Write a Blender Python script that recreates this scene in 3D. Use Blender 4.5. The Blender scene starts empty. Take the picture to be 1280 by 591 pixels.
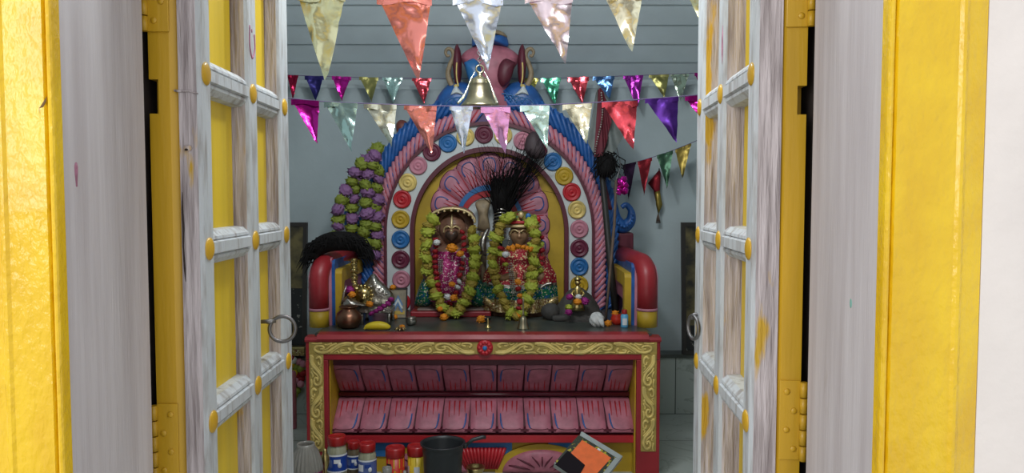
import bpy, bmesh, math, random
from mathutils import Vector as V, Matrix as Mx, noise
random.seed(11)
R = math.radians; PI = math.pi
sin, cos = math.sin, math.cos
scene = bpy.context.scene
COL = scene.collection

# ------------------------------------------------------------------ measuring
E = 1.2; PITCH = R(-3.0); F = 960.0
def P(px, py, Y):
    u = (px - 640) / F; v = (295.5 - py) / F
    c, s = cos(PITCH), sin(PITCH)
    dy = c - v * s; dz = s + v * c
    t = Y / dy
    return V((u * t, Y, E + dz * t))
def PX(px, Y): return P(px, 300, Y).x
def PZ(py, Y): return P(640, py, Y).z

# ------------------------------------------------------------------ materials
def nd(nt, typ, **kw):
    n = nt.nodes.new(typ)
    for k, v in kw.items(): setattr(n, k, v)
    return n
def M(name, col, rough=.5, metal=0., var=0., vs=9., col2=None, bump=0., bs=60., stretch=(1, 1, 1), detail=4,
      patch=None, pcol=None, ps=6., pstretch=None, spec=.5, coat=0., trans=0., bdist=.01, lo=.35, hi=.65, sheen=0., alpha=1.):
    m = bpy.data.materials.new(name); m.use_nodes = True
    nt = m.node_tree; b = nt.nodes['Principled BSDF']
    b.inputs['Base Color'].default_value = (*col, 1)
    b.inputs['Roughness'].default_value = rough; b.inputs['Metallic'].default_value = metal
    b.inputs['Specular IOR Level'].default_value = spec
    b.inputs['Coat Weight'].default_value = coat
    b.inputs['Transmission Weight'].default_value = trans
    tc = nd(nt, 'ShaderNodeTexCoord')
    def mapped(st):
        mp = nd(nt, 'ShaderNodeMapping'); mp.inputs['Scale'].default_value = st
        nt.links.new(tc.outputs['Object'], mp.inputs['Vector']); return mp
    mp = mapped(stretch)
    out = None
    if var or col2:
        n = nd(nt, 'ShaderNodeTexNoise'); n.inputs['Scale'].default_value = vs; n.inputs['Detail'].default_value = detail
        nt.links.new(mp.outputs[0], n.inputs['Vector'])
        r = nd(nt, 'ShaderNodeValToRGB')
        c2 = col2 or tuple(min(1, max(0, c * (1 - var))) for c in col)
        r.color_ramp.elements[0].position = lo; r.color_ramp.elements[1].position = hi
        r.color_ramp.elements[0].color = (*c2, 1); r.color_ramp.elements[1].color = (*col, 1)
        nt.links.new(n.outputs['Fac'], r.inputs['Fac']); out = r.outputs['Color']
    if patch is not None:
        mp2 = mapped(pstretch or (1, 1, 1))
        n = nd(nt, 'ShaderNodeTexNoise'); n.inputs['Scale'].default_value = ps; n.inputs['Detail'].default_value = 5
        nt.links.new(mp2.outputs[0], n.inputs['Vector'])
        r = nd(nt, 'ShaderNodeValToRGB')
        r.color_ramp.elements[0].position = patch; r.color_ramp.elements[1].position = min(1, patch + .05)
        nt.links.new(n.outputs['Fac'], r.inputs['Fac'])
        mx = nd(nt, 'ShaderNodeMix', data_type='RGBA')
        nt.links.new(r.outputs['Color'], mx.inputs['Factor'])
        if out: nt.links.new(out, mx.inputs['A'])
        else: mx.inputs['A'].default_value = (*col, 1)
        mx.inputs['B'].default_value = (*pcol, 1); out = mx.outputs['Result']
    if out: nt.links.new(out, b.inputs['Base Color'])
    if bump:
        n = nd(nt, 'ShaderNodeTexNoise'); n.inputs['Scale'].default_value = bs; n.inputs['Detail'].default_value = 3
        nt.links.new(mp.outputs[0], n.inputs['Vector'])
        bp = nd(nt, 'ShaderNodeBump'); bp.inputs['Strength'].default_value = bump; bp.inputs['Distance'].default_value = bdist
        nt.links.new(n.outputs['Fac'], bp.inputs['Height']); nt.links.new(bp.outputs['Normal'], b.inputs['Normal'])
    return m
def sequin(name, col, col2, scale=140, metal=.7, col3=None):
    """little facets of two or three colours, like sequinned cloth"""
    m = bpy.data.materials.new(name); m.use_nodes = True
    nt = m.node_tree; b = nt.nodes['Principled BSDF']
    tc = nd(nt, 'ShaderNodeTexCoord'); vo = nd(nt, 'ShaderNodeTexVoronoi'); vo.inputs['Scale'].default_value = scale
    nt.links.new(tc.outputs['Object'], vo.inputs['Vector'])
    r = nd(nt, 'ShaderNodeValToRGB'); r.color_ramp.interpolation = 'CONSTANT'
    r.color_ramp.elements[0].color = (*col, 1); r.color_ramp.elements[1].color = (*col2, 1); r.color_ramp.elements[1].position = .62
    if col3:
        e = r.color_ramp.elements.new(.82); e.color = (*col3, 1)
    sp = nd(nt, 'ShaderNodeSeparateColor'); nt.links.new(vo.outputs['Color'], sp.inputs['Color'])
    nt.links.new(sp.outputs[0], r.inputs['Fac']); nt.links.new(r.outputs['Color'], b.inputs['Base Color'])
    b.inputs['Metallic'].default_value = metal; b.inputs['Roughness'].default_value = .35
    bp = nd(nt, 'ShaderNodeBump'); bp.inputs['Strength'].default_value = .8; bp.inputs['Distance'].default_value = .004
    nt.links.new(sp.outputs[1], bp.inputs['Height']); nt.links.new(bp.outputs['Normal'], b.inputs['Normal'])
    return m
def foil(name, col, rough=.22):
    return M(name, col, rough=rough, metal=.85, bump=.38, bs=15, bdist=.012, var=.12, vs=18)

MT = dict(
    plaster=M('interior_limewash', (.44, .51, .525), .85, var=.14, vs=3.2, bump=.12, bs=30),
    outwall=M('outside_limewash', (.88, .80, .75), .8, var=.08, vs=5, bump=.2, bs=40, patch=.73, pcol=(.7, .45, .02), ps=9, pstretch=(1, 1, .5)),
    sheet=M('painted_roof_sheet', (.60, .685, .715), .5, var=.12, vs=4, bump=.06, bs=40),
    yellow=M('glossy_yellow_paint', (.88, .57, .008), .25, var=.22, vs=11, stretch=(1, 1, .65), bump=.6, bs=85, bdist=.006, col2=(.76, .45, .005), coat=.25,
             patch=.71, pcol=(.35, .21, .03), ps=26, pstretch=(1.6, 1.6, .4)),
    yellowdoor=M('ochre_door_paint', (.66, .38, .02), .34, var=.22, vs=20, stretch=(1, 1, .1), bump=.2, bs=90, bdist=.004, patch=.70, pcol=(.28, .16, .02), ps=12, pstretch=(2, 2, .4)),
    panel=M('yellow_door_panel', (.78, .54, .02), .4, var=.2, vs=14, stretch=(1, 1, .1), bump=.15, bs=80, bdist=.004),
    lilac=M('lilac_white_jamb_paint', (.60, .555, .57), .55, var=.22, vs=10, stretch=(4, 4, .22), bump=.22, bs=70, bdist=.004, col2=(.47, .42, .43), lo=.3, hi=.7,
            patch=.72, pcol=(.42, .35, .30), ps=7, pstretch=(2, 2, .5)),
    wood=M('weathered_white_wood', (.60, .53, .535), .7, vs=5, stretch=(15, 15, 1.1), detail=10, col2=(.30, .25, .25), bump=.8, bs=10, bdist=.008, lo=.33, hi=.60,
           patch=.61, pcol=(.60, .36, .03), ps=5, pstretch=(4, 4, .9)),
    whitepaint=M('white_door_paint', (.52, .545, .57), .5, vs=9, stretch=(6, 6, 1), detail=9, col2=(.31, .29, .28), bump=.4, bs=40, bdist=.005, lo=.30, hi=.52,
                 patch=.72, pcol=(.60, .38, .03), ps=6, pstretch=(3, 3, 1.2)),
    black=M('dark_gap', (.012, .012, .012), .8),
    iron=M('grey_iron', (.22, .21, .21), .42, metal=.85, var=.3, vs=40),
    red=M('red_enamel', (.34, .020, .028), .42, var=.2, vs=9, bump=.06, bs=40),
    redbright=M('bright_red_enamel', (.52, .02, .03), .38, var=.15, vs=9),
    rose=M('rose_paint', (.49, .155, .21), .5, var=.28, vs=24, bump=.1, bs=60),
    pink=M('pink_paint', (.58, .23, .30), .5, var=.22, vs=14, bump=.08, bs=60),
    maroon=M('maroon_paint', (.12, .014, .03), .5, var=.2, vs=12),
    blue=M('blue_paint', (.022, .12, .40), .38, var=.35, vs=16, bump=.2, bs=40),
    bluel=M('bright_blue_paint', (.025, .16, .42), .4, var=.2, vs=16),
    white=M('white_paint', (.62, .66, .66), .5, var=.08, vs=8),
    syellow=M('shrine_yellow', (.56, .36, .02), .5, var=.22, vs=10, bump=.08, bs=50),
    gold=M('gold_paint', (.80, .60, .19), .42, metal=.1, var=.3, vs=30, bump=.08, bs=60),
    golddark=M('gold_paint_ground', (.47, .34, .085), .5, metal=.1, var=.3, vs=30),
    brass=M('brass', (.62, .48, .20), .28, metal=1, var=.3, vs=18, bump=.04, bs=60),
    bellbrass=M('bell_brass', (.47, .41, .27), .36, metal=1, var=.25, vs=26, bump=.05, bs=60),
    copper=M('tarnished_copper', (.33, .16, .10), .35, metal=1, var=.4, vs=20),
    silver=M('beaten_silver', (.56, .53, .47), .33, metal=1, var=.35, vs=30, bump=.5, bs=70, bdist=.008),
    slab=M('dark_polished_slab', (.075, .085, .075), .32, var=.4, vs=10, bump=.03),
    stone=M('grey_stone', (.062, .056, .050), .75, var=.35, vs=14, bump=.6, bs=30),
    pstone=M('pinkish_stone', (.30, .21, .18), .7, var=.3, vs=16, bump=.3, bs=40),
    hair=M('black_hair', (.008, .007, .007), .8, spec=.15),
    idol=M('brown_idol_stone', (.28, .14, .09), .38, var=.45, vs=26, bump=.25, bs=50),
    bronze=M('bronze_face', (.46, .27, .15), .35, metal=.3, var=.35, vs=30),
    faceg=M('gold_face_paint', (.62, .47, .24), .4, metal=.4),
    magenta=sequin('magenta_sequin_cloth', (.36, .02, .13), (.55, .08, .28), 190, .5, (.75, .55, .55)),
    redseq=sequin('red_sequin_cloth', (.34, .012, .03), (.50, .05, .05), 190, .4, (.72, .55, .30)),
    greenseq=sequin('green_sequin_border', (.01, .16, .07), (.02, .10, .26), 180, .5, (.55, .55, .35)),
    goldseq=sequin('gold_sequin_hem', (.42, .30, .11), (.20, .07, .04), 190, .7, (.75, .65, .40)),
    crown=sequin('jewelled_cloth', (.32, .26, .05), (.10, .20, .09), 90, .6, (.40, .05, .06)),
    fl_lime=M('lime_flower', (.42, .46, .045), .7, var=.35, vs=40),
    fl_olive=M('olive_flower', (.38, .28, .035), .7, var=.35, vs=40),
    fl_green=M('green_flower', (.26, .31, .035), .7, var=.4, vs=40),
    fl_purple=M('mauve_flower', (.28, .13, .30), .7, var=.35, vs=40),
    fl_red=M('red_rose_petals', (.38, .008, .015), .7, var=.4, vs=40),
    fl_orange=M('orange_marigold', (.80, .27, .008), .7, var=.3, vs=50),
    fl_white=M('white_flower', (.72, .72, .70), .7, var=.2, vs=50),
    fl_magenta=M('magenta_flower', (.34, .012, .20), .7, var=.4, vs=50),
    banana=M('banana_skin', (.78, .58, .02), .5, var=.15, vs=12),
    plasticblack=M('black_plastic', (.022, .024, .026), .42, bump=.05, bs=30),
    lidred=M('red_plastic_lid', (.38, .014, .014), .32),
    jar=M('hazy_jar_plastic', (.42, .41, .28), .22, var=.25, vs=16, coat=.3),
    jarbrown=M('brown_jar_plastic', (.17, .13, .075), .25, var=.3, vs=16, coat=.3),
    labelblue=M('blue_label', (.012, .06, .36), .4, var=.3, vs=20),
    labelpale=M('pale_blue_label', (.12, .18, .46), .4, var=.4, vs=22),
    labelyellow=M('yellow_label', (.72, .50, .03), .4),
    labelred=M('red_label', (.55, .03, .015), .4),
    labelwhite=M('white_print', (.75, .76, .78), .4),
    orange=M('orange_card', (.90, .16, .03), .5, var=.12, vs=40),
    greyrib=M('grey_ribbed_plastic', (.27, .25, .22), .35, var=.2, vs=20),
    tray=M('silvery_tray', (.50, .52, .50), .35, metal=.6, var=.15, vs=20),
    greycloth=M('sheer_grey_cloth', (.20, .22, .21), .8, var=.2, vs=20),
    cream=M('sky_bottle_blue', (.12, .42, .68), .35),
    brownstick=M('brown_stick', (.13, .085, .06), .7, var=.3, vs=30),
    pic=M('old_picture_print', (.15, .12, .045), .4, vs=11, detail=6, col2=(.018, .016, .012), lo=.38, hi=.62),
    picdark=M('dark_picture_print', (.012, .012, .012), .35, patch=.62, pcol=(.20, .20, .17), ps=34),
    pframe=M('dark_frame', (.025, .02, .017), .4),
    tan=M('tan_relief', (.34, .25, .15), .55, var=.35, vs=30),
)
FO = dict(
    magenta=foil('magenta_foil', (.62, .02, .36)), teal=foil('pale_teal_foil', (.62, .88, .82)), silver=foil('silver_gold_foil', (.82, .82, .66)),
    coral=foil('coral_foil', (.92, .31, .26)), ice=foil('ice_blue_foil', (.78, .85, 1.0)), pink=foil('pink_foil', (.95, .42, .74)),
    mint=foil('mint_foil', (.70, .92, .83)), gold=foil('pale_gold_foil', (.97, .90, .66)), red=foil('red_foil', (.85, .10, .13)),
    purple=foil('dark_purple_foil', (.10, .03, .26), .4), navy=foil('navy_foil', (.035, .03, .16), .4), dred=foil('dark_red_foil', (.35, .01, .05)),
    olive=foil('olive_foil', (.36, .34, .12), .35), green=foil('green_foil', (.14, .60, .36)), blue=foil('blue_foil', (.12, .26, .55)),
    violet=foil('violet_foil', (.40, .04, .42)), yellow=foil('yellow_foil', (.72, .66, .18)), pale=foil('pale_pink_foil', (.85, .70, .76)),
    lemon=foil('lemon_silver_foil', (.74, .74, .46)), greens=foil('silver_green_foil', (.48, .58, .45)), black=foil('dark_plum_foil', (.03, .012, .035), .5),
    wine=foil('wine_foil', (.26, .02, .03), .4), dgreen=foil('dark_green_foil', (.06, .13, .08), .4), dgold=foil('dull_gold_foil', (.34, .25, .06), .4))

# ------------------------------------------------------------------ mesh builder
class MB:
    def __init__(s, T=None): s.v = []; s.f = []; s.T = T
    def add(s, vs, fs, m=0, smooth=False):
        o = len(s.v)
        s.v += [(s.T @ V(p)) if s.T else V(p) for p in vs]
        s.f += [(tuple(i + o for i in f), m, smooth) for f in fs]
        return s
    def box(s, a, b, m=0, bev=0.):
        x0, y0, z0 = (min(p, q) for p, q in zip(a, b)); x1, y1, z1 = (max(p, q) for p, q in zip(a, b))
        if bev:
            bm = bmesh.new(); bmesh.ops.create_cube(bm, size=1)
            for w in bm.verts: w.co = V(((x0+x1)/2 + w.co.x*(x1-x0), (y0+y1)/2 + w.co.y*(y1-y0), (z0+z1)/2 + w.co.z*(z1-z0)))
            bmesh.ops.bevel(bm, geom=bm.edges[:], offset=min(bev, .45*min(x1-x0, y1-y0, z1-z0)), segments=2, affect='EDGES', profile=.5)
            bm.verts.index_update()
            s.add([w.co.copy() for w in bm.verts], [[w.index for w in f.verts] for f in bm.faces], m); bm.free(); return s
        vs = [(x, y, z) for z in (z0, z1) for y in (y0, y1) for x in (x0, x1)]
        return s.add(vs, [(0, 2, 3, 1), (4, 5, 7, 6), (0, 1, 5, 4), (2, 6, 7, 3), (0, 4, 6, 2), (1, 3, 7, 5)], m)
    def prism(s, poly, fn, t0, t1, m=0, mats=None, smooth=False):
        """poly of (a,b); fn(a,b,t) -> point"""
        n = len(poly)
        vs = [fn(a, b, t0) for a, b in poly] + [fn(a, b, t1) for a, b in poly]
        o = len(s.v)
        s.add(vs, [], m)
        for i in range(n):
            j = (i + 1) % n
            s.f.append(((o+i, o+j, o+n+j, o+n+i), mats[i] if mats else m, smooth))
        s.f.append((tuple(o + i for i in range(n)), m, False)); s.f.append((tuple(o + n + i for i in reversed(range(n))), m, False))
        return s
    def grid(s, fn, nu, nv, m=0, smooth=True, cu=False, cv=False):
        vs = [fn(i / nu, j / nv) for j in range(nv + (0 if cv else 1)) for i in range(nu + (0 if cu else 1))]
        w = nu + (0 if cu else 1); h = nv + (0 if cv else 1)
        fs = [((j % h)*w + i % w, (j % h)*w + (i+1) % w, ((j+1) % h)*w + (i+1) % w, ((j+1) % h)*w + i % w) for j in range(nv) for i in range(nu)]
        if callable(m):
            o = len(s.v); s.add(vs, [])
            for k, f in enumerate(fs): s.f.append((tuple(o + i for i in f), m((k % nu + .5)/nu, (k // nu + .5)/nv), smooth))
            return s
        return s.add(vs, fs, m, smooth)
    def lathe(s, prof, c, n=28, m=0, ax=V((0, 0, 1)), mod=None, smooth=True, mats=None):
        ax = V(ax).normalized(); q = V((0, 0, 1)).rotation_difference(ax); c = V(c)
        def pt(r, z, k):
            a = 2*PI*k/n; rr = r*(mod(a, z) if mod else 1)
            return c + q @ V((rr*cos(a), rr*sin(a), z))
        o = len(s.v); K = len(prof)
        s.add([pt(r, z, k) for r, z in prof for k in range(n)], [])
        for i in range(K - 1):
            for k in range(n):
                s.f.append(((o+i*n+k, o+i*n+(k+1) % n, o+(i+1)*n+(k+1) % n, o+(i+1)*n+k), mats[i] if mats else m, smooth))
        s.f.append((tuple(o+k for k in reversed(range(n))), mats[0] if mats else m, False))
        s.f.append((tuple(o+(K-1)*n+k for k in range(n)), mats[-1] if mats else m, False))
        return s
    def tube(s, pts, r, n=8, m=0, cap=True, flat=None):
        pts = [V(p) for p in pts]; K = len(pts)
        rr = r if isinstance(r, (list, tuple)) else [r]*K
        o = len(s.v); up = None; vs = []
        for i, p in enumerate(pts):
            t = (pts[min(i+1, K-1)] - pts[max(i-1, 0)])
            t = t.normalized() if t.length > 1e-9 else V((0, 0, 1))
            if up is None:
                up = V((0, 0, 1)) if abs(t.z) < .9 else V((1, 0, 0))
            up = (up - t*up.dot(t)); up = up.normalized() if up.length > 1e-6 else t.orthogonal().normalized()
            b = t.cross(up)
            for k in range(n):
                a = 2*PI*k/n; d = up*cos(a) + b*sin(a)
                if flat: d = d - V(flat)*(d.dot(V(flat))*.45)
                vs.append(p + d*rr[i])
        s.add(vs, [])
        for i in range(K-1):
            for k in range(n): s.f.append(((o+i*n+k, o+i*n+(k+1) % n, o+(i+1)*n+(k+1) % n, o+(i+1)*n+k), m, True))
        if cap:
            s.f.append((tuple(o+k for k in reversed(range(n))), m, True)); s.f.append((tuple(o+(K-1)*n+k for k in range(n)), m, True))
        return s
    def ball(s, c, r, m=0, n=14, fn=None):
        c = V(c); r = (r, r, r) if not isinstance(r, (tuple, list)) else r
        def f(u, v):
            th = PI*(v*.998 + .001); a = 2*PI*u
            d = V((sin(th)*cos(a), sin(th)*sin(a), cos(th)))
            k = fn(d) if fn else 1
            return c + V((d.x*r[0]*k, d.y*r[1]*k, d.z*r[2]*k))
        return s.grid(f, n, max(6, n*2//3), m, True, cu=True)
    def puff(s, outline, depth, m=0, rings=5, nrm=V((0, -1, 0)), power=.5, back=.3):
        """a closed outline swollen towards nrm, flat-ish behind: relief with a body"""
        pts = [V(p) for p in outline]; n = len(pts); c = sum(pts, V())/n
        o = len(s.v); vs = []
        for k in range(rings):
            q = 1 - k/rings
            h = (1 - q*q)**power
            vs += [c + (p - c)*q + nrm*depth*h for p in pts]
        vs.append(c + nrm*depth); s.add(vs, [])
        for k in range(rings-1):
            for i in range(n):
                j = (i+1) % n
                s.f.append(((o+k*n+i, o+k*n+j, o+(k+1)*n+j, o+(k+1)*n+i), m, True))
        t = o + rings*n
        for i in range(n): s.f.append(((o+(rings-1)*n+i, o+(rings-1)*n+(i+1) % n, t), m, True))
        b = len(s.v); s.add([p - nrm*depth*back for p in pts], [])
        for i in range(n):
            j = (i+1) % n; s.f.append(((o+i, b+i, b+j, o+j), m, False))
        s.f.append((tuple(b+i for i in range(n)), m, False))
        return s
    def stack(s, levels, n=28, m=0, p=2.0):
        """levels of (centre, half width x, half depth y) from bottom to top -> closed body"""
        o = len(s.v)
        for c, a, b in levels:
            s.add([V(c) + V((a*(abs(cos(2*PI*k/n))**(2/p))*(1 if cos(2*PI*k/n) >= 0 else -1), b*(abs(sin(2*PI*k/n))**(2/p))*(1 if sin(2*PI*k/n) >= 0 else -1), 0)) for k in range(n)], [])
        for i in range(len(levels)-1):
            for k in range(n): s.f.append(((o+i*n+k, o+i*n+(k+1) % n, o+(i+1)*n+(k+1) % n, o+(i+1)*n+k), m(i) if callable(m) else m, True))
        mm = (lambda i: m(i) if callable(m) else m)
        s.f.append((tuple(o+k for k in reversed(range(n))), mm(0), False)); s.f.append((tuple(o+(len(levels)-1)*n+k for k in range(n)), mm(len(levels)-2), False))
        return s
    def build(s, name, mats, parent=None, loc=None, label=None, recalc=True):
        org = ORG[parent] if parent else V(loc or (0, 0, 0))
        me = bpy.data.meshes.new(name)
        me.from_pydata([tuple(p - org) for p in s.v], [], [f[0] for f in s.f])
        mats = mats if isinstance(mats, (list, tuple)) else [mats]
        for m in mats: me.materials.append(m)
        for pl, f in zip(me.polygons, s.f): pl.material_index = f[1]; pl.use_smooth = f[2]
        if recalc:
            bm = bmesh.new(); bm.from_mesh(me); bmesh.ops.recalc_face_normals(bm, faces=bm.faces); bm.to_mesh(me); bm.free()
        me.update()
        o = bpy.data.objects.new(name, me); COL.objects.link(o)
        if parent: o.parent = parent; ORG[o] = org
        else: o.location = org; ORG[o] = org
        if label: o['label'] = label
        return o
ORG = {}
def thing(name, loc, label, cat, group=None, kind=None):
    o = bpy.data.objects.new(name, None); COL.objects.link(o); o.location = loc; o.empty_display_size = .05
    ORG[o] = V(loc); return tag(o, label, cat, group, kind)
def tag(o, label=None, cat=None, group=None, kind=None):
    if label: o['label'] = label
    if cat: o['category'] = cat
    if group: o['group'] = group
    if kind: o['kind'] = kind
    return o
def place(me, name, parent, pos, scale=1., rot=(0, 0, 0), label=None):
    """one more copy of a mesh as a part of parent"""
    o = bpy.data.objects.new(name, me); COL.objects.link(o)
    if parent: o.parent = parent
    o.location = V(pos) - (ORG[parent] if parent else V())
    o.scale = (scale,)*3 if not isinstance(scale, (tuple, list)) else scale
    o.rotation_euler = rot
    if label: o['label'] = label
    return o
def smoothpath(pts, k=8):
    """Catmull-Rom through points"""
    pts = [V(p) for p in pts]; out = []
    for i in range(len(pts)-1):
        a, b, c, d = pts[max(i-1, 0)], pts[i], pts[i+1], pts[min(i+2, len(pts)-1)]
        for j in range(k):
            t = j/k
            out.append(.5*((2*b) + (c-a)*t + (2*a-5*b+4*c-d)*t*t + (3*b-a-3*c+d)*t**3))
    out.append(pts[-1]); return out
def along(pts, n):
    """n points evenly along a polyline"""
    L = [0]
    for a, b in zip(pts, pts[1:]): L.append(L[-1] + (b-a).length)
    out = []
    for i in range(n):
        d = L[-1]*i/(n-1) if n > 1 else 0
        for k in range(len(pts)-1):
            if L[k+1] >= d - 1e-9:
                t = (d - L[k])/max(1e-9, L[k+1]-L[k]); out.append(pts[k].lerp(pts[k+1], t)); break
    return out
def px(lst, Y): return [P(a, b, Y) for a, b in lst]
XY = lambda a, b, t: (a, b, t)
XZ = lambda a, b, t: (a, t, b)
YZ = lambda a, b, t: (t, a, b)
# ------------------------------------------------------------------ setting
YW = 4.28                                   # back wall
S = dict(kind='structure')
m = MB(); m.box((-1.75, -2.4, -.12), (1.65, YW + .15, 0)); fl = m.build('floor', [bpy.data.materials.new('pale_floor_tile')])
def tile_mat(mat, c1, c2, mortar, sx, sy, rough=.3, axis='XY'):
    mat.use_nodes = True; nt = mat.node_tree; b = nt.nodes['Principled BSDF']
    tc = nd(nt, 'ShaderNodeTexCoord'); mp = nd(nt, 'ShaderNodeMapping')
    if axis == 'XZ': mp.inputs['Rotation'].default_value = (R(-90), 0, 0)
    nt.links.new(tc.outputs['Object'], mp.inputs['Vector'])
    br = nd(nt, 'ShaderNodeTexBrick'); br.offset = 0
    br.inputs['Scale'].default_value = 1; br.inputs['Brick Width'].default_value = sx; br.inputs['Row Height'].default_value = sy
    br.inputs['Mortar Size'].default_value = .003; br.inputs['Color1'].default_value = (*c1, 1); br.inputs['Color2'].default_value = (*c2, 1); br.inputs['Mortar'].default_value = (*mortar, 1)
    nt.links.new(mp.outputs[0], br.inputs['Vector'])
    wv = nd(nt, 'ShaderNodeTexNoise'); wv.inputs['Scale'].default_value = 3.5; wv.inputs['Detail'].default_value = 8; wv.inputs['Distortion'].default_value = 1.6
    nt.links.new(tc.outputs['Object'], wv.inputs['Vector'])
    r = nd(nt, 'ShaderNodeValToRGB'); r.color_ramp.elements[0].position = .485; r.color_ramp.elements[1].position = .51
    e = r.color_ramp.elements.new(.535); r.color_ramp.elements[0].color = (1, 1, 1, 1); r.color_ramp.elements[1].color = (.72, .73, .70, 1); e.color = (1, 1, 1, 1)
    nt.links.new(wv.outputs['Fac'], r.inputs['Fac'])
    mx = nd(nt, 'ShaderNodeMix', data_type='RGBA', blend_type='MULTIPLY'); mx.inputs['Factor'].default_value = 1
    nt.links.new(br.outputs['Color'], mx.inputs['A']); nt.links.new(r.outputs['Color'], mx.inputs['B'])
    nt.links.new(mx.outputs['Result'], b.inputs['Base Color']); b.inputs['Roughness'].default_value = rough
    return mat
tile_mat(fl.data.materials[0], (.46, .49, .46), (.43, .46, .43), (.12, .12, .11), .62, .62)
tag(fl, **S)
m = MB(); m.box((-1.75, YW, 0), (1.65, YW + .15, 4.2)); tag(m.build('wall_back', MT['plaster']), **S)
m = MB(); m.box((-1.75, 1.03, 0), (-1.6, YW, 4.2)); tag(m.build('wall_left', MT['plaster']), **S)
m = MB(); m.box((1.5, 1.03, 0), (1.65, YW, 4.2)); tag(m.build('wall_right', MT['plaster']), **S)
m = MB()
m.box((-1.6, 1.016, 0), (-.742, 1.25, 4.2)); m.box((.619, 1.010, 0), (1.5, 1.25, 4.2)); m.box((-.742, 1.016, 2.14), (.619, 1.25, 4.2))
m.box((-1.6, 1.25, 0), (-.616, 1.46, 4.2), 1); m.box((.508, 1.25, 0), (1.5, 1.46, 4.2), 1); m.box((-.616, 1.25, 2.14), (.508, 1.46, 4.2), 1)  # inner thickness added close behind the leaves to darken the hinge gap
tag(m.build('wall_front', [MT['outwall'], M('dark_slot_shade', (.05, .035, .03), .9, var=.3, vs=20)]), **S)  # second material's dark colour stands in for shade inside the hinge gap
# tiled dado standing a little proud of the back wall, its top a ledge
dado = bpy.data.materials.new('pale_marble_dado'); tile_mat(dado, (.42, .46, .43), (.40, .44, .41), (.10, .11, .10), .30, .42, .25, 'XZ')
ZD = .335
m = MB(); m.box((-1.6, YW - .10, 0), (1.5, YW, ZD - .02)); m.box((-1.6, YW - .112, ZD - .02), (1.5, YW, ZD), 1)
tag(m.build('baseboard_back', [dado, MT['slab']]), **S)
# ribbed sheet roof, rising towards the door
zc0 = PZ(96, YW); sl = .66; dy = -.112
prof = []
y = YW
while y > 1.2:
    for d, h in ((0, .002), (.004, .0), (.1095, .011), (.1115, .010)):
        yy = y - d; prof.append((yy, zc0 + (YW - yy)*sl - .016 + h))
    y += dy
top = [(a, b + .05) for a, b in reversed(prof)]
m = MB(); m.prism(prof + top, YZ, -1.6, 1.5); tag(m.build('ceiling', MT['sheet']), **S)

# door frame: yellow mouldings outside, lilac-white reveal
def post(name, xi, xo, sg, rd):
    y0 = 1.002
    pl = [(xi, 1.25), (xi, 1.022)]; mt = [1]
    for k in range(7):
        a = PI*(k/6); pl.append((xi + sg*(.0045 - .0045*cos(a)), 1.008 - .006*sin(a))); mt.append(0)
    pl += [(xi + sg*.0100, 1.006), (xi + sg*.0118, y0), (xi + sg*rd, y0), (xi + sg*(rd + .004), y0 - .003), (xi + sg*(rd + .008), y0 - .003), (xi + sg*(rd + .014), y0 + .002), (xo, y0 + .008), (xo, 1.25)]
    mt += [0]*8; mt.append(1)
    mt = mt[:len(pl)]
    m = MB(); m.prism(pl, XY, 0, 2.14, mats=mt); return tag(m.build(name, [MT['yellow'], MT['lilac']]), **S)
post('trim_1', -.5945, -.741, -1, .062); post('trim_2', .487, .618, 1, .090)
m = MB(); m.prism([(1.002, 2.0), (1.25, 2.0), (1.25, 2.14), (1.002, 2.14)], YZ, -.5945, .487, mats=[1, 0, 0, 0]); tag(m.build('trim_3', [MT['yellow'], MT['lilac']]), **S)

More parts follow.
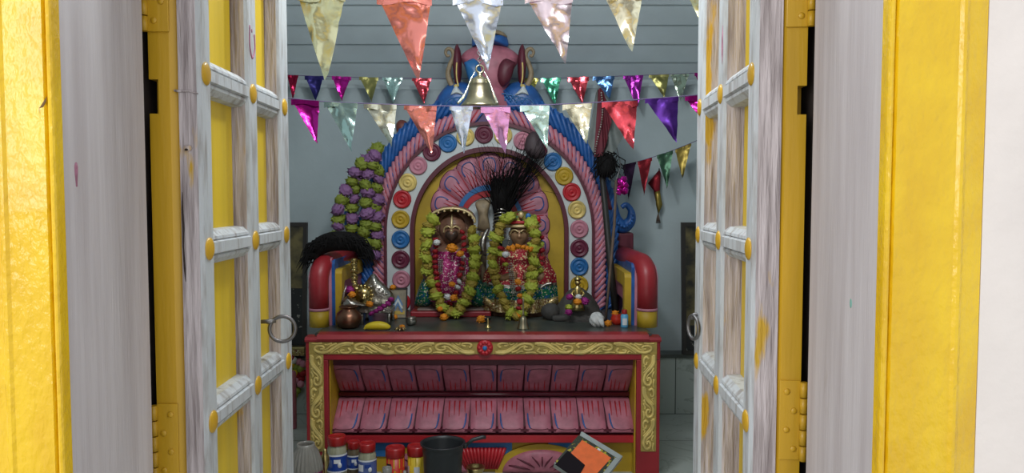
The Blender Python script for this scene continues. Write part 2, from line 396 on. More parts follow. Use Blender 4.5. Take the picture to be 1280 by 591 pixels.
# ------------------------------------------------------------------ door leaves
def leaf(name, x0, ang, sg, notch, zhinges, label, B=.048):
    d = V((sg*sin(ang), cos(ang), 0)); w = V((-sg*cos(ang), sin(ang), 0))
    T = Mx(((d.x, w.x, 0, x0), (d.y, w.y, 0, 1.285), (0, 0, 1, 0), (0, 0, 0, 1)))
    L, W = .555, .084
    root = thing(name, (x0, 1.285, .015), label, 'door', kind='structure')
    m = MB(T); a, b = notch
    full = [(0, 0), (0, .034), (.008, B), (L, B), (L, 0)]
    cut = [(0, .015), (0, .034), (.008, B), (L, B), (L, 0), (.03, 0), (.03, .015)]
    for pl, z0, z1 in ((full, .015, a), (cut, a, b), (full, b, 1.88)): m.prism(pl, XY, z0, z1, 0)
    m.build('backing_board', MT['yellowdoor'], root)
    m = MB(T); gap = (.052, .250, .312, .478)
    for u0, u1 in ((gap[0], gap[1]), (gap[2], gap[3])):
        for z0, z1 in zip(RZ, RZ[1:]):
            m.box((u0 + .004, B - .002, z0 + .024), (u1 - .004, B + .004, z1 - .024))
    m.build('panel', MT['panel'], root)
    for u0, u1 in ((0, gap[0]), (gap[1], gap[2]), (gap[3], L)):
        m = MB(T); c = .006
        m.prism([(u0, B), (u0, W - c), (u0 + c, W), (u1 - c, W), (u1, W - c), (u1, B)], XY, .015, 1.88, mats=[0, 1, 1, 1, 1, 0])
        m.build('stile', [MT['wood'], MT['whitepaint']], root)
    for z in RZ:
        m = MB(T); h = .0275
        pr = [(B, -h - .004), (W - .014, -h - .002), (W - .004, -h + .008), (W - .003, -h + .013), (W - .006, -h + .015), (W + .001, -h + .018), (W + .001, h - .018),
              (W - .006, h - .015), (W - .003, h - .013), (W - .004, h - .008), (W - .014, h + .002), (B, h + .004)]
        for u0, u1 in ((gap[0] - .004, gap[1] + .004), (gap[2] - .004, gap[3] + .004)):
            m.prism(pr, lambda a, b, t: (t, a, z + b), u0, u1, 0)
        m.build('rail', MT['whitepaint'], root)
        if .6 < z < 1.6:
            for u in (.026, .281, .516):
                m = MB(T); m.lathe([(.0195, -.002), (.0195, .0015), (.016, .0035), (.010, .005), (.0005, .0055)], (u, W, z), 18, ax=(0, 1, 0))
                m.build('stud', MT['yellowdoor'], root, label='round ochre stud')
    for z0, z1 in zhinges:
        m = MB(T); m.box((-.004, .001, z0), (0, .036, z1), bev=.0012)
        k = 5
        for i in range(k):
            za = z0 + (z1-z0)*i/k; zb = z0 + (z1-z0)*(i+1)/k - .002
            m.lathe([(.0065, za), (.0065, zb)], (-.007, -.003, 0), 14)
        for i in range(4):
            zz = z0 + (z1-z0)*(.14 + .24*i); m.lathe([(.0055, 0), (.005, .0015), (.001, .002)], (-.004, .012 + .012*(i % 2), zz), 12, ax=(-1, 0, 0))
        m.build('hinge', MT['yellowdoor'], root, label='ochre painted butt hinge')
    return root, T, B, W
RZ = [.07, .512, .81, 1.11, 1.407, 1.705, 1.85]
zl = lambda y: PZ(y, 1.285)
dl, TL, B, W = leaf('door_1', -.602, R(1.4), -1, (zl(142), zl(99)), ((zl(600), zl(504)), (zl(40), zl(-60))), 'whitewashed wooden door leaf with yellow panels, folded open on the left side')
dr, TR, B, W = leaf('door_2', .489, R(3.7), 1, (zl(143), zl(107)), ((zl(574), zl(475)), (zl(34), zl(-66))), 'whitewashed wooden door leaf with yellow panels, folded open on the right side', .040)
def torus(m, c, r, t, nrm, n=36, k=10, mat=0):
    nrm = V(nrm).normalized(); q = V((0, 0, 1)).rotation_difference(nrm); c = V(c)
    m.grid(lambda u, v: c + q @ V(((r + t*cos(2*PI*v))*cos(2*PI*u), (r + t*cos(2*PI*v))*sin(2*PI*u), t*sin(2*PI*v))), n, k, mat, True, True, True)
# left ring: hangs from an eye bolt driven into the door, seen face on
c = P(353, 411, 1.67); m = MB(); torus(m, c, .0275, .0042, (.12, -1, .1)); rg = m.build('ring_pull', MT['iron'], dl, label='grey iron ring pull')
m = MB(); m.tube([P(326, 402, 1.66), P(336, 401.5, 1.665), P(345, 401, 1.67)], .0045, 8); torus(m, P(337, 401.5, 1.668), .007, .003, (0, -.3, 1), 18, 8); m.build('eye_bolt', MT['iron'], rg)
c = P(866.5, 409, 1.795); m = MB(); torus(m, c, .0275, .0042, (1, .22, 0)); rg = m.build('ring_pull', MT['iron'], dr, label='grey iron ring pull')
m = MB(); m.tube([P(868, 393, 1.80) + V((.03, 0, 0)), P(867, 393, 1.80), P(865, 395, 1.80), P(866, 399, 1.80)], .0042, 8); m.build('eye_bolt', MT['iron'], rg)

# paint marks left on the woodwork
def smear(nm, parent, pts, nrm, d, mt):
    m = MB(); m.puff(pts, d, 0, rings=3, nrm=V(nrm), back=.5); return m.build(nm, mt, parent)
T1, T2 = bpy.data.objects['trim_1'], bpy.data.objects['trim_2']
MG = M('faded_magenta_paint', (.50, .20, .30), .7, var=.4, vs=60); GR = M('faded_green_paint', (.20, .42, .36), .7); DK = M('dark_chip', (.16, .09, .03), .8)
z0 = P(97, 218, 1.05).z
smear('paint_smear', T1, [V((-.5945, 1.051 + .004*cos(a)*(1 + .3*sin(3*a)), z0 + .021*sin(a)*(1 + .2*cos(2*a)))) for a in [2*PI*i/14 for i in range(14)]], (1, 0, 0), .0006, MG)
z0 = P(57, 130, 1.0).z
smear('paint_chip', T1, [V((PX(57, 1.0) + a, 1.002, z0 + b)) for a, b in ((-.004, -.005), (.001, -.004), (.005, .003), (.006, .010), (.002, .004))], (0, -1, 0), .0006, DK)
z0 = P(1066, 380, 1.09).z; y0 = .487*960/426
smear('paint_smear', T2, [V((.487, y0 + .004*cos(a), z0 + .007*sin(a))) for a in [2*PI*i/10 for i in range(10)]], (-1, 0, 0), .0006, GR)
m = MB(TL); uz = P(316, 50, 1.56).z
m.tube(smoothpath([V((.268, .0842, uz + .028)), V((.266, .0842, uz - .012)), V((.281, .0842, uz - .034)), V((.298, .0842, uz - .012)), V((.296, .0842, uz + .016))], 6), .003, 6, flat=(0, 1, 0)); m.ball((.281, .0842, uz + .02), (.004, .001, .004), 0, 8); m.build('painted_mark', MG, dl, label='small faded magenta curved mark')
m = MB(TR); uz = P(901, 55, 1.55).z
m.puff([V((.272 + .008*cos(a), .0842, uz + .035*sin(a)*(1 + .3*cos(3*a)))) for a in [2*PI*i/12 for i in range(12)]], .0006, 0, rings=3, nrm=V((0, 1, 0)), back=.5); m.build('painted_mark', MG, dr, label='faded magenta smear')

CK = M('dark_crack', (.03, .02, .018), .9)
wq = lambda x: PX(x, 1.285) + .602
m = MB(TL); m.tube([V((-.0002, wq(229) - .0015*k, zl(y))) for k, y in ((0, 240), (.3, 262), (-.5, 285), (.2, 308), (-.8, 335), (-1.5, 352))], [.0005, .0016, .0019, .0013, .0017, .0004], 6); m.build('crack', CK, dl)
m = MB(TL); m.tube([V((-.001, wq(a), zl(b))) for a, b in ((222, 113), (228, 114), (240, 113.5), (251, 117))], [.0018, .0022, .002, .0012], 6); m.build('bent_nail', MT['wood'], dl)
m = MB(TL); m.ball((-.001, wq(237), zl(185)), (.003, .0075, .0055), 0, 12); m.ball((-.0035, wq(236), zl(187)), (.002, .003, .002), 1, 8); m.build('knot', [MT['wood'], CK], dl)
# ------------------------------------------------------------------ altar
FY = 3.2
fx = lambda x: PX(x, FY); fz = lambda y: PZ(y, FY)
ZT = fz(418)                                  # top of the altar slab
YB = 4.10
YA = 3.95
alt = thing('altar', (fx(603), FY + .2, 0), 'painted altar table with gold scroll frame and two rows of rose lotus petals', 'altar')
xl, xr = fx(380), fx(827)
m = MB()
m.box((xl, FY, fz(450)), (xr, FY + .06, fz(425)), 0, .004)
for a, b in ((380, 408), (797.5, 827)):
    m.box((fx(a), FY, 0), (fx(b), FY + .028, fz(450)), 0, .003)
m.prism([(FY - .012, fz(425.5)), (FY - .016, fz(423)), (FY - .004, fz(418)), (FY + .03, ZT + .002), (FY + .06, ZT + .002), (FY + .06, fz(425.5))], YZ, xl + .05, xr - .05)
m.prism([(FY - .006, fz(427)), (FY - .008, fz(424.5)), (FY + .0, fz(421.5)), (FY + .06, fz(421)), (FY + .06, fz(427))], YZ, xl - .002, xr + .002)
m.build('frame', MT['red'], alt)
m = MB(); m.box((xl + .03, FY + .03, fz(440)), (xr - .03, YB, ZT), 0, .006); m.build('top_slab', MT['slab'], alt, label='dark grey polished slab top')
XI0, XI1 = fx(408), fx(797.5)
for a, b in ((XI0 - .10, XI0 + .004), (XI1 - .004, XI1 + .10)):
    m = MB(); m.box((a, FY + .026, 0), (b, YB, fz(441))); m.build('side_wall', MT['syellow'], alt, label='yellow side wall of the altar recess')
m = MB(); m.box((XI0, FY + .25, 0), (XI1, FY + .33, fz(440))); m.box((XI0, FY + .05, fz(451)), (XI1, FY + .26, fz(441)))
zu0, zu1 = PZ(456, 3.29), PZ(488, 3.38); zl0, zl1 = PZ(497, 3.37), PZ(540, 3.25)
m.prism([(3.46, fz(450)), (3.275, fz(450)), (3.275, zu0 + .004), (3.46, zu0 + .004)], YZ, XI0, XI1)
m.prism([(3.46, zu0+.01), (3.31, zu0+.005), (3.345, (zu0+zu1)/2 + .005), (3.40, zu1), (3.40, zl0), (3.345, (zl0+zl1)/2 + .01), (3.275, zl1), (3.265, zl1 - .012), (3.46, zl1 - .012)], YZ, XI0, XI1)
m.build('recess_back', MT['maroon'], alt, label='maroon back of the altar recess')
m = MB()
for zz, r in (((zu1 + zl0)/2, .011),):
    m.tube([(XI0 + .005, 3.378, zz), (XI1 - .005, 3.378, zz)], r, 12, 0)
m.build('bead_moulding', M('maroon_gloss', (.16, .02, .04), .15, coat=.6), alt, label='glossy maroon rod between the petal rows')
# lotus petals, eleven to a row
def petals(z0, z1, yfn, lower):
    n = 11
    for i in range(n):
        xa = XI0 + (XI1-XI0)*i/n + .002; xb = XI0 + (XI1-XI0)*(i+1)/n - .002
        side = 1 if i < n/2 else -1
        lean = (i - (n-1)/2)*-.0022
        def f(s, t, off=0):
            z = z0 + (z1-z0)*t
            e = (1 - abs(2*s-1)**5) * (1 - abs(2*t-1)**7)
            q = (1-t) if not lower else t
            x = xa + (xb-xa)*s
            w = 1 - .06*(1-q)
            x = (xa+xb)/2 + (x-(xa+xb)/2)*w + side*(.010*t - .004)*(.5 + abs(i - 5)*.1)*(0 if i == 5 else 1)
            return V((x, yfn(t) - .004 - .013*e - off*.8, z + off*(-.6 if not lower else .6)))
        m = MB(); m.grid(lambda u, v: f(u, v), 14, 12, 0)
        m.grid(lambda u, v: f(u, v) + V((0, .02, 0)), 2, 2, 0)
        tb = 1                                         # the petal's root
        for k in range(4):
            s = .22 + .19*k + random.uniform(-.03, .03); ln = random.uniform(.25, .46)
            tr = lambda q: abs(tb - q)
            m.tube([f(s + (.03*side*q), tr(.07 + ln*q), .001) for q in (0, .33, .66, 1)], [.0032, .0030, .0022, .0008], 5, 1)
        e0, e1 = (.12, .86)
        hook = [(e0, .86), (.3, .89), (.6, .89), (.8, .85), (e1, .75), (.885, .6), (.885, .42)]
        if side < 0: hook = [(1-a, b) for a, b in hook]
        pts = smoothpath([f(a, abs(tb - b), .001) for a, b in hook], 4)
        cut = 12
        m.tube(pts[:cut+1], [.0014]*(cut+1), 5, 2); m.tube(pts[cut:], [.0022 + .0018*sin(PI*j/(len(pts)-cut)) for j in range(len(pts)-cut)], 5, 3)
        m.build('lotus_petal', [MT['rose'], MT['redbright'], MT['maroon'], MT['blue']], alt)
petals(zu0, zu1, lambda t: 3.288 + .092*t**1.3, False)
petals(zl1, zl0, lambda t: 3.25 + .115*t**1.25, True)
m = MB(); m.box((XI0, 3.245, fz(541) - .008), (XI1, 3.46, fz(541) + .002), 1); m.box((XI0, 3.255, PZ(553, 3.26)), (XI1, 3.46, PZ(543.5, 3.26)), 0, .003)
m.build('base_band', [MT['redbright'], MT['maroon']], alt, label='bright red band under the petals')
# painted foot panel: blue and yellow with two rose half-rounds and a red fluted swag
YP = 3.29
g = lambda a, b: P(a, b, YP)
m = MB(); m.box((XI0, YP + .004, 0), (XI1, YP + .12, PZ(552, YP)))
m.build('foot_panel', MT['syellow'], alt, label='yellow foot panel')
for a, b in ((466, 522), (578, 640), (686, 745)):
    m = MB(); m.box((PX(a, YP), YP - .004, PZ(570, YP)), (PX(b, YP), YP + .01, PZ(552.5, YP)))
    m.build('foot_ground', MT['bluel'], alt, label='blue ground of the foot panel')
for cx in (534, 678):
    c = V((PX(cx, YP), YP - .006, 0)); rx = .205; rz = PZ(554, YP)
    half = lambda k: [(c.x + rx*k*cos(PI*i/24), rz*k**1.2*sin(PI*i/24)) for i in range(25)]
    o, i_ = half(1), half(.84)
    m = MB(); m.prism(o, XZ, YP - .010, YP + .01, 0); m.build('half_round', MT['syellow'], alt)
    m = MB(); m.puff([V((a, YP - .010, b)) for a, b in i_], .022, 0)
    for k in range(7):
        a = PI*(.12 + .76*k/6); s = 1 if a < PI/2 else -1
        if abs(a - PI/2) < .05: s = 0
        m.tube([V((c.x + rx*.84*q*cos(a + s*.35*(1-q)), YP - .012 - .022*(1 - q**2)**.5, rz*.80*q*sin(a + s*.35*(1-q)))) for q in (.35, .55, .75, .92)], [.0015, .005, .005, .002], 6, 1)
    m.build('half_round_petal', [MT['rose'], MT['maroon']], alt, label='rose half-round petal with maroon strokes')
m = MB()
for i in range(14):
    t = i/13; xa = 569 + 62*t; xb = 583 + 38*t
    m.tube([g(xa, 558.5) + V((0, -.008, 0)), g((xa*2+xb)/3, 568) + V((0, -.016, 0)), g(xb, 584.5) + V((0, -.010, 0))], [.0085, .0075, .006], 8)
m.build('fluted_swag', MT['redbright'], alt, label='red fluted swag')
# gold scroll bands on the frame
m = MB(); m.box((fx(384.5), FY - .004, fz(442.5)), (fx(822.5), FY + .01, fz(427)), 0, .002)
m.box((fx(384.5), FY - .004, fz(564)), (fx(402.5), FY + .01, fz(442.5)), 0, .002); m.box((fx(803), FY - .004, fz(564)), (fx(822.5), FY + .01, fz(442.5)), 0, .002)
gb = m.build('gold_band', MT['golddark'], alt, label='gold band with raised scrollwork')
def scroll(m, o, ex, ey, L, H, flip):
    """one S-scroll unit of length L in a band of height H; o centre of its start, ex along, ey across"""
    y = FY - .004; ex, ey = V(ex), V(ey)
    def q(a, b): return V(o) + ex*(a*L) + ey*(b*H*flip)
    def t(pl, r0, r1):
        pp = smoothpath([q(a, b) for a, b in pl], 5)
        m.tube(pp, [r0*(1 - j/(len(pp)-1)) + r1*j/(len(pp)-1) for j in range(len(pp))], 6, 0, flat=(0, -1, 0))
    h = H
    t([(-.05, -.36), (.14, -.40), (.30, -.26), (.44, .02), (.58, .28), (.74, .36), (.88, .22), (.90, -.04), (.80, -.18), (.69, -.10), (.69, .06), (.77, .09)], h*0.145, h*0.087)
    t([(.0, -.26), (.16, -.26), (.30, -.08), (.42, .18), (.52, .40)], h*0.102, h*0.058)
    t([(.36, -.36), (.50, -.20), (.60, .08), (.72, .20)], h*0.102, h*0.058)
    t([(.48, -.40), (.60, -.26), (.66, -.30)], h*0.087, h*0.058)
    t([(.08, .02), (.02, .22), (.10, .38), (.24, .36), (.26, .20), (.17, .16)], h*0.109, h*0.072)
    t([(.30, .42), (.34, .26), (.42, .36)], h*0.072, h*0.043)
    t([(.72, -.40), (.86, -.34), (.98, -.38)], h*0.087, h*0.058)
za = (fz(427) + fz(442.5))/2; H = fz(427) - fz(442.5)
for side, xa in ((-1, 393.5), (1, 812.5)):
    m = MB(); x0 = fx(606) + side*.052; x1 = fx(387 if side < 0 else 820)
    L = abs(x1 - x0)/4
    for i in range(4): scroll(m, (x0 + side*L*i, FY - .005, za), (side, 0, 0), (0, 0, 1), L, H, 1 if i % 2 == 0 else -1)
    L = (fz(445) - fz(564))/3
    for i in range(3): scroll(m, (fx(xa), FY - .005, fz(445) - L*i), (0, 0, -1), (1 if xa < 600 else -1, 0, 0), L, H*1.05, 1 if i % 2 == 0 else -1)
    m.build('scrollwork', MT['gold'], gb)
m = MB(); c = V((fx(606), FY - .004, fz(434)))
m.lathe([(.034, 0), (.034, .008), (.028, .012), (.001, .013)], c, 24, 0, ax=(0, -1, 0))
for k in range(10):
    a = 2*PI*k/10; m.ball(c + V((.022*cos(a), -.011, .022*sin(a))), (.0085, .006, .0085), 0, 10)
m.ball(c + V((0, -.014, 0)), (.010, .006, .010), 1, 12)
m.build('rosette', [MT['redbright'], MT['bluel']], alt, label='red rosette with a blue centre')

# ------------------------------------------------------------------ throne arms at both ends of the altar
def arm(side, label):
    s = side
    xo, xi = (PX(822, 3.40), PX(797, 3.40)) if s > 0 else (PX(386, 3.40), PX(410, 3.40))
    xc = (xo + xi)/2; r0 = abs(xo - xi)/2
    yf = 3.40; yb_ = YA + .02
    zt = P(640, 317, 3.42).z                           # crown of the roll
    root = thing('throne_arm', (xc, yf, ZT), label, 'throne arm', 'painted arms of the altar throne')
    fb = .078
    m = MB(); pl = [V((xc, yf, ZT + fb)), V((xc, yf, ZT + fb + .08)), V((xc, yf, zt - r0 - .10))]
    for k in range(1, 9):
        q = PI/2*k/8; pl.append(V((xc - s*.016*(1-cos(q)), yf + .08*(1-cos(q)), zt - r0 - .08 + .08*sin(q))))
    pl += [V((xc - s*.02, yf + .2, zt - r0)), V((xc - s*.03, yb_, zt - r0))]
    m.tube(pl, r0, 20); m.build('roll', MT['red'], root, label='red rounded roll')
    c0 = V((xc, yf, ZT))
    m = MB(); m.lathe([(r0*1.0, 0), (r0*1.0, fb - .006)], c0, 20, 0); m.lathe([(r0*1.04, fb - .006), (r0*1.09, fb), (r0*1.04, fb + .006)], c0, 20, 1)
    m.build('foot_block', [MT['syellow'], MT['pink']], root, label='yellow foot block with a pink collar')
    def step(nm, x0, x1, z0, z1, y0, mt, rad=.03, lab=None):
        """a slab with a rounded upper inner corner running back to the arch"""
        a, b = (x0, x1)
        pl = [(a, z0), (a, z1)]
        for k in range(7): q = PI/2*k/6; pl.append((b + s*rad*(1 - sin(q)), z1 - rad*(1 - cos(q))))
        pl.append((b, z0)); m = MB(); m.prism(pl, XZ, y0, yb_); return m.build(nm, mt, root, label=lab)
    zz = [P(640, y, 3.9 if s > 0 else 3.70).z for y in (316.5, 319, 330, 345, 362)]
    xs = [xi - s*d for d in (-.03, .006, .020, .050, .062)]
    def frame(nm, x1, ztop, zbot, y0, pd, mt):
        """a post at the front and a rail running back to the arch, round an open recess"""
        m = MB(); m.prism([(y0, ZT), (y0, ztop - .02), (y0 + .006, ztop - .006), (y0 + .02, ztop), (yb_, ztop), (yb_, zbot), (y0 + pd + .012, zbot), (y0 + pd, zbot - .014), (y0 + pd, ZT)], YZ, xs[0], x1)
        return m.build(nm, mt, root)
    frame('pink_frame', xs[1], zz[0], zz[1] - .01, yf + .030, .05, MT['pink'])
    frame('blue_frame', xs[2], zz[1], zz[2] - .01, yf + .036, .05, MT['blue'])
    frame('yellow_frame', xs[3], zz[2], zz[3], yf + .042, .05, MT['syellow'])
    frame('rose_frame', xs[3] + s*.010, zz[3] + .01, zz[4], yf + .070, .07, MT['rose'])
    m = MB(); m.box((xs[0], yf + .09, ZT), (xs[1], yb_, zz[2])); m.build('inner_panel', MT['maroon'], root)
    m = MB(); xe = xo - s*.002
    m.tube([V((xe, yf - .004, ZT)), V((xe, yf - .004, zt - .10)), V((xe - s*.004, yf + .02, zt - .06)), V((xe - s*.012, yf + .09, zt - .034)), V((xe - s*.03, yb_, zt - .03))], .005, 8); m.build('edge_line', MT['pink'], root, label='pink edge line')
    return root
arm(-1, 'red, blue and yellow throne arm carrying the black hair whisk')
arm(1, 'red, blue and yellow throne arm behind the small blue bottle')

# ------------------------------------------------------------------ arched backdrop
YA = 3.95
KA = F/YA
ACX = PX(612, YA)
def arch(hw, apex, spring=290, n=60, base=None):
    """from the left foot over the top to the right foot: list of (x, z)"""
    w = hw/KA; zs = PZ(spring, YA); za = PZ(apex, YA); zb = ZT if base is None else base
    pts = [(ACX - w, zb + (zs - zb)*k/12) for k in range(12)]
    pts += [(ACX - w*cos(PI*k/n), zs + (za - zs)*sin(PI*k/n)) for k in range(n+1)]
    pts += [(ACX + w, zs + (zb - zs)*(k+1)/12) for k in range(12)]
    return pts
bd = thing('arched_backdrop', (ACX, YA + .1, ZT), 'tall painted arch of pink flutes and coloured discs behind the two idols', 'backdrop')
def ringband(nm, o, i_, y0, y1, mt, label=None):
    m = MB(); n = len(o); vs = []
    for (a, b), (c, d) in zip(o, i_): vs += [(a, y0, b), (c, y0, d), (c, y1, d), (a, y1, b)]
    fs = []
    for k in range(n-1):
        for e in range(4): fs.append((k*4+e, k*4+(e+1) % 4, k*4+4+(e+1) % 4, k*4+4+e))
    fs += [(0, 1, 2, 3), tuple(n*4-4+e for e in range(4))]
    m.add(vs, fs); return m.build(nm, mt, bd, label=label)
A = dict(bo=arch(160, 112), po=arch(144, 136), pi=arch(130, 153), w0=arch(127, 157), w1=arch(98, 184), m1=arch(93, 190))
ringband('blue_border', A['bo'], A['pi'], YA - .01, YA + .16, MT['blue'], 'blue outer border')
ringband('flute_ground', A['po'], A['pi'], YA - .03, YA + .1, M('flute_ground_paint', (.10, .05, .16), .5))
ringband('maroon_rim', A['pi'], A['w0'], YA - .055, YA + .1, MT['maroon'])
ringband('white_band', A['w0'], A['w1'], YA - .035, YA + .1, MT['white'], 'white band behind the coloured discs')
ringband('inner_rim', A['w1'], A['m1'], YA - .055, YA + .1, MT['maroon'])
m = MB(); m.prism(A['m1'], XZ, YA + .0, YA + .12); m.build('niche_panel', MT['syellow'], bd, label='yellow niche panel')
# slanting blue ribs on the border and pink flutes inside it
def slant(nm, o, i_, n, y, r, mt, skew, lab, start=0, stop=1, mat2=None):
    op = along([V((a, y, b)) for a, b in o], n+1); ip = along([V((a, y, b)) for a, b in i_], n+1)
    m = MB()
    for k in range(n):
        if not start <= k/n <= stop: continue
        mid = n/2; sk = skew if k < mid else -skew
        j = k + sk
        a = op[k]; b = ip[min(n, max(0, int(round(j))))]
        c = (a + b)/2 + V((0, -r*.5, 0))
        m.tube([a, a.lerp(c, .5) + V((0, -r*.25, 0)), c, c.lerp(b, .5) + V((0, -r*.25, 0)), b], [r*.8, r, r*1.02, r, r*.7], 8, 0)
        if mat2:
            dd = (op[min(n, k+1)] - a)*.5
            m.tube([a + dd + V((0, -r*.5, 0)), (a+b)/2 + dd + V((0, -r*1.15, 0)), b + dd + V((0, -r*.7, 0))], [.0025, .0042, .0015], 5, 1 + k % 2)
    return m.build(nm, [mt] + (mat2 or []), bd, label=lab)
slant('pink_flutes', A['po'], A['pi'], 84, YA - .030, .0125, MT['pink'], -2, 'pink slanting flutes', mat2=[MT['redbright'], MT['blue']])
slant('blue_ribs', A['bo'], A['po'], 76, YA - .010, .012, MT['blue'], -3, 'blue slanting ribs', .0, 1)
# coloured discs
red, pk, mr, bl, ye, go = MT['redbright'], MT['pink'], M('maroon_disc_paint', (.14, .018, .045), .4), MT['bluel'], MT['syellow'], MT['gold']
DISC = [(502, 377, red), (502, 349, pk), (501, 324, mr), (501, 299, bl), (501, 274, ye), (503, 249, red), (510, 228, go), (523, 207, pk), (540, 190, mr), (560, 179, bl),
        (582, 171, go), (605, 168, mr), (629, 169, go), (653, 176, pk), (673, 187, mr), (691, 202, bl), (705, 220, ye), (714.5, 240, red), (721, 262, go), (724, 286, pk),
        (724, 310, mr), (724, 333, bl), (724, 356, ye)]
meds = {}
LB = {id(red): 'red', id(pk): 'pink', id(mr): 'maroon', id(bl): 'blue', id(ye): 'yellow', id(go): 'gold'}
for x, y, mt in DISC:
    m = MB(); c = P(x, y, YA - .034); r = 11.3/KA
    m.lathe([(r, 0), (r, .010), (r*.93, .016), (r*.78, .016), (r*.70, .010), (r*.52, .010), (r*.45, .017), (r*.33, .017), (r*.27, .011), (r*.16, .012), (r*.08, .019), (.0004, .021)], c, 26, 0, ax=(0, -1, 0))
    m.build('medallion', mt, bd, label=LB[id(mt)] + ' ringed disc')
# petal halo in the niche
zs = 272
def hal(hw, apex, t):
    """t 0..1 from left foot to right foot of a horseshoe"""
    w = hw/KA; z0 = PZ(zs, YA); za = PZ(apex, YA); zb = PZ(345, YA)
    if t < .22: return V((ACX - w, 0, zb + (z0-zb)*t/.22))
    if t > .78: return V((ACX + w, 0, zb + (z0-zb)*(1-t)/.22))
    a = PI*(t-.22)/.56
    return V((ACX - w*cos(a), 0, z0 + (za - z0)*sin(a)))
m = MB(); m.prism([(p.x, p.z) for p in (hal(73, 194, j/60) for j in range(61))], XZ, YA - .003, YA + .02); m.build('halo_ground', MT['rose'], bd, label='rose ground of the petal halo')
NP = 13
for k in range(NP):
    t0, t1 = k/NP + .003, (k+1)/NP - .003
    def f(s, t, off=0):
        tt = t0 + (t1-t0)*s
        e = (1 - abs(2*s-1)**4)*(1 - abs(2*t-1)**6)
        tip = 1 - .13*abs(2*s-1)**3
        q = t*tip
        p = hal(40, 233, tt).lerp(hal(75, 191, tt), q)
        return V((p.x, YA - .004 - .018*e - off, p.z))
    m = MB(); m.grid(lambda u, v: f(u, v), 12, 12, 0); m.grid(lambda u, v: f(u, v) + V((0, .02, 0)), 12, 2, 0)
    sd = 1 if k < NP/2 else -1
    hk = [(.2, .50), (.18, .70), (.3, .82), (.5, .85), (.7, .82), (.82, .66), (.80, .45)]
    if sd < 0: hk = [(1-a, b) for a, b in hk]
    m.tube(smoothpath([f(a, b, .0015) for a, b in hk], 4), .0032, 5, 1)
    for s in (.32, .55, .74):
        m.tube([f(s, q, .001) for q in (.06, .22, .40, .55)], [.003, .003, .0025, .001], 5, 2)
    m.tube([f(s, 1, .001) for s in [j/8 for j in range(9)]], .0022, 5, 3); m.tube([f(.01, q, .001) for q in (0, .3, .6, .9)], .0022, 5, 2)
    m.build('halo_petal', [MT['pink'], MT['blue'], MT['redbright'], MT['maroon']], bd)
for nm, o, i_, mt, yy in (('halo_blue_ring', (41, 231), (36, 238), MT['bluel'], .020), ('halo_red_ring', (36, 238), (30, 246), MT['redbright'], .016)):
    ringband(nm, [(p.x, p.z) for p in (hal(*o, j/60) for j in range(61))], [(p.x, p.z) for p in (hal(*i_, j/60) for j in range(61))], YA - yy, YA + .02, mt)
m = MB(); m.prism([(p.x, p.z) for p in (hal(30, 246, j/60) for j in range(61))], XZ, YA - .008, YA + .02); m.build('halo_centre', MT['white'], bd, label='white halo centre')
# crest on top of the arch
YC = YA + .02
def crest(nm, outl, depth, mt, dy=0, power=.5, lab=None):
    m = MB(); m.puff(smoothpath(px(outl + outl[:1], YC + dy), 5)[:-1], depth, 0, power=power, back=.5); return m.build(nm, mt, bd, label=lab)
for s in (-1, 1):
    mir = lambda l: [(612 + s*(x - 612), y) for x, y in l]
    crest('crest_wing', mir([(606, 140), (580, 142), (552, 142), (530, 139), (541, 132), (549, 118), (560, 106), (576, 102), (592, 108), (604, 122)]), .05, MT['blue'], .0, lab='blue rounded wing')
    m = MB()
    for k in range(5):
        pp = px(mir([(556 + 8*k, 132 - 2*k), (560 + 8*k, 125 - 2*k), (567 + 8*k, 123 - k), (572 + 7*k, 129 - k)]), YC - .05); m.tube(smoothpath(pp, 3), .0035, 6)
    m.build('wing_scroll', MT['bluel'], bd)
    crest('crest_leaf', mir([(569, 106), (566, 84), (567, 66), (571, 55), (576, 66), (577, 90), (574, 106)]), .035, MT['maroon'], -.01, lab='maroon upright leaf')
    m = MB(); pp = px(mir([(569, 112), (563, 103), (560, 92), (563, 80), (567, 71), (565, 63), (560, 61), (557, 65), (559, 70), (562, 69)]), YC - .012)
    pp = smoothpath(pp, 5); m.tube(pp, [.016*(1 - .62*j/(len(pp)-1)) for j in range(len(pp))], 9, 0)
    m.build('volute', MT['tan'], bd, label='tan curled volute')
    m = MB(); pp = smoothpath(px(mir([(573, 108), (571, 98), (570.5, 88), (571, 78)]), YC - .045), 4); m.tube(pp, .004, 6); m.ball(P(*mir([(570, 108)])[0], YC - .045), .012, 0, 10); m.build('gold_stem', MT['gold'], bd)
    crest('small_white_leaf', mir([(563, 119), (566, 112), (570, 107), (575, 113), (580, 119), (571, 117)]), .012, MT['white'], -.052)
crest('crest_dome', [(575, 72), (582, 64), (594, 58), (612, 56), (630, 58), (642, 64), (649, 73), (640, 90), (634, 112), (620, 126), (604, 126), (590, 112), (584, 90)], .06, MT['rose'], -.002, lab='rose coloured dome')
crest('crest_face', [(580, 78), (592, 73), (600, 80), (603, 96), (596, 108), (586, 100)], .03, MT['bluel'], -.05)
crest('crest_face', [(644, 78), (632, 73), (624, 80), (621, 96), (628, 108), (638, 100)], .03, MT['maroon'], -.05)
crest('crest_band', [(590, 58), (591, 46), (600, 44), (612, 43), (624, 44), (633, 46), (634, 58), (612, 54)], .05, MT['blue'], -.006)
crest('crest_tip', [(591, 47), (594, 41), (601, 38), (612, 36), (623, 38), (630, 41), (633, 47), (612, 44)], .05, MT['tan'], -.006, lab='tan crest tip')
crest('crest_core', [(588, 140), (590, 120), (598, 108), (612, 102), (626, 108), (634, 120), (636, 140)], .06, MT['rose'], -.01)
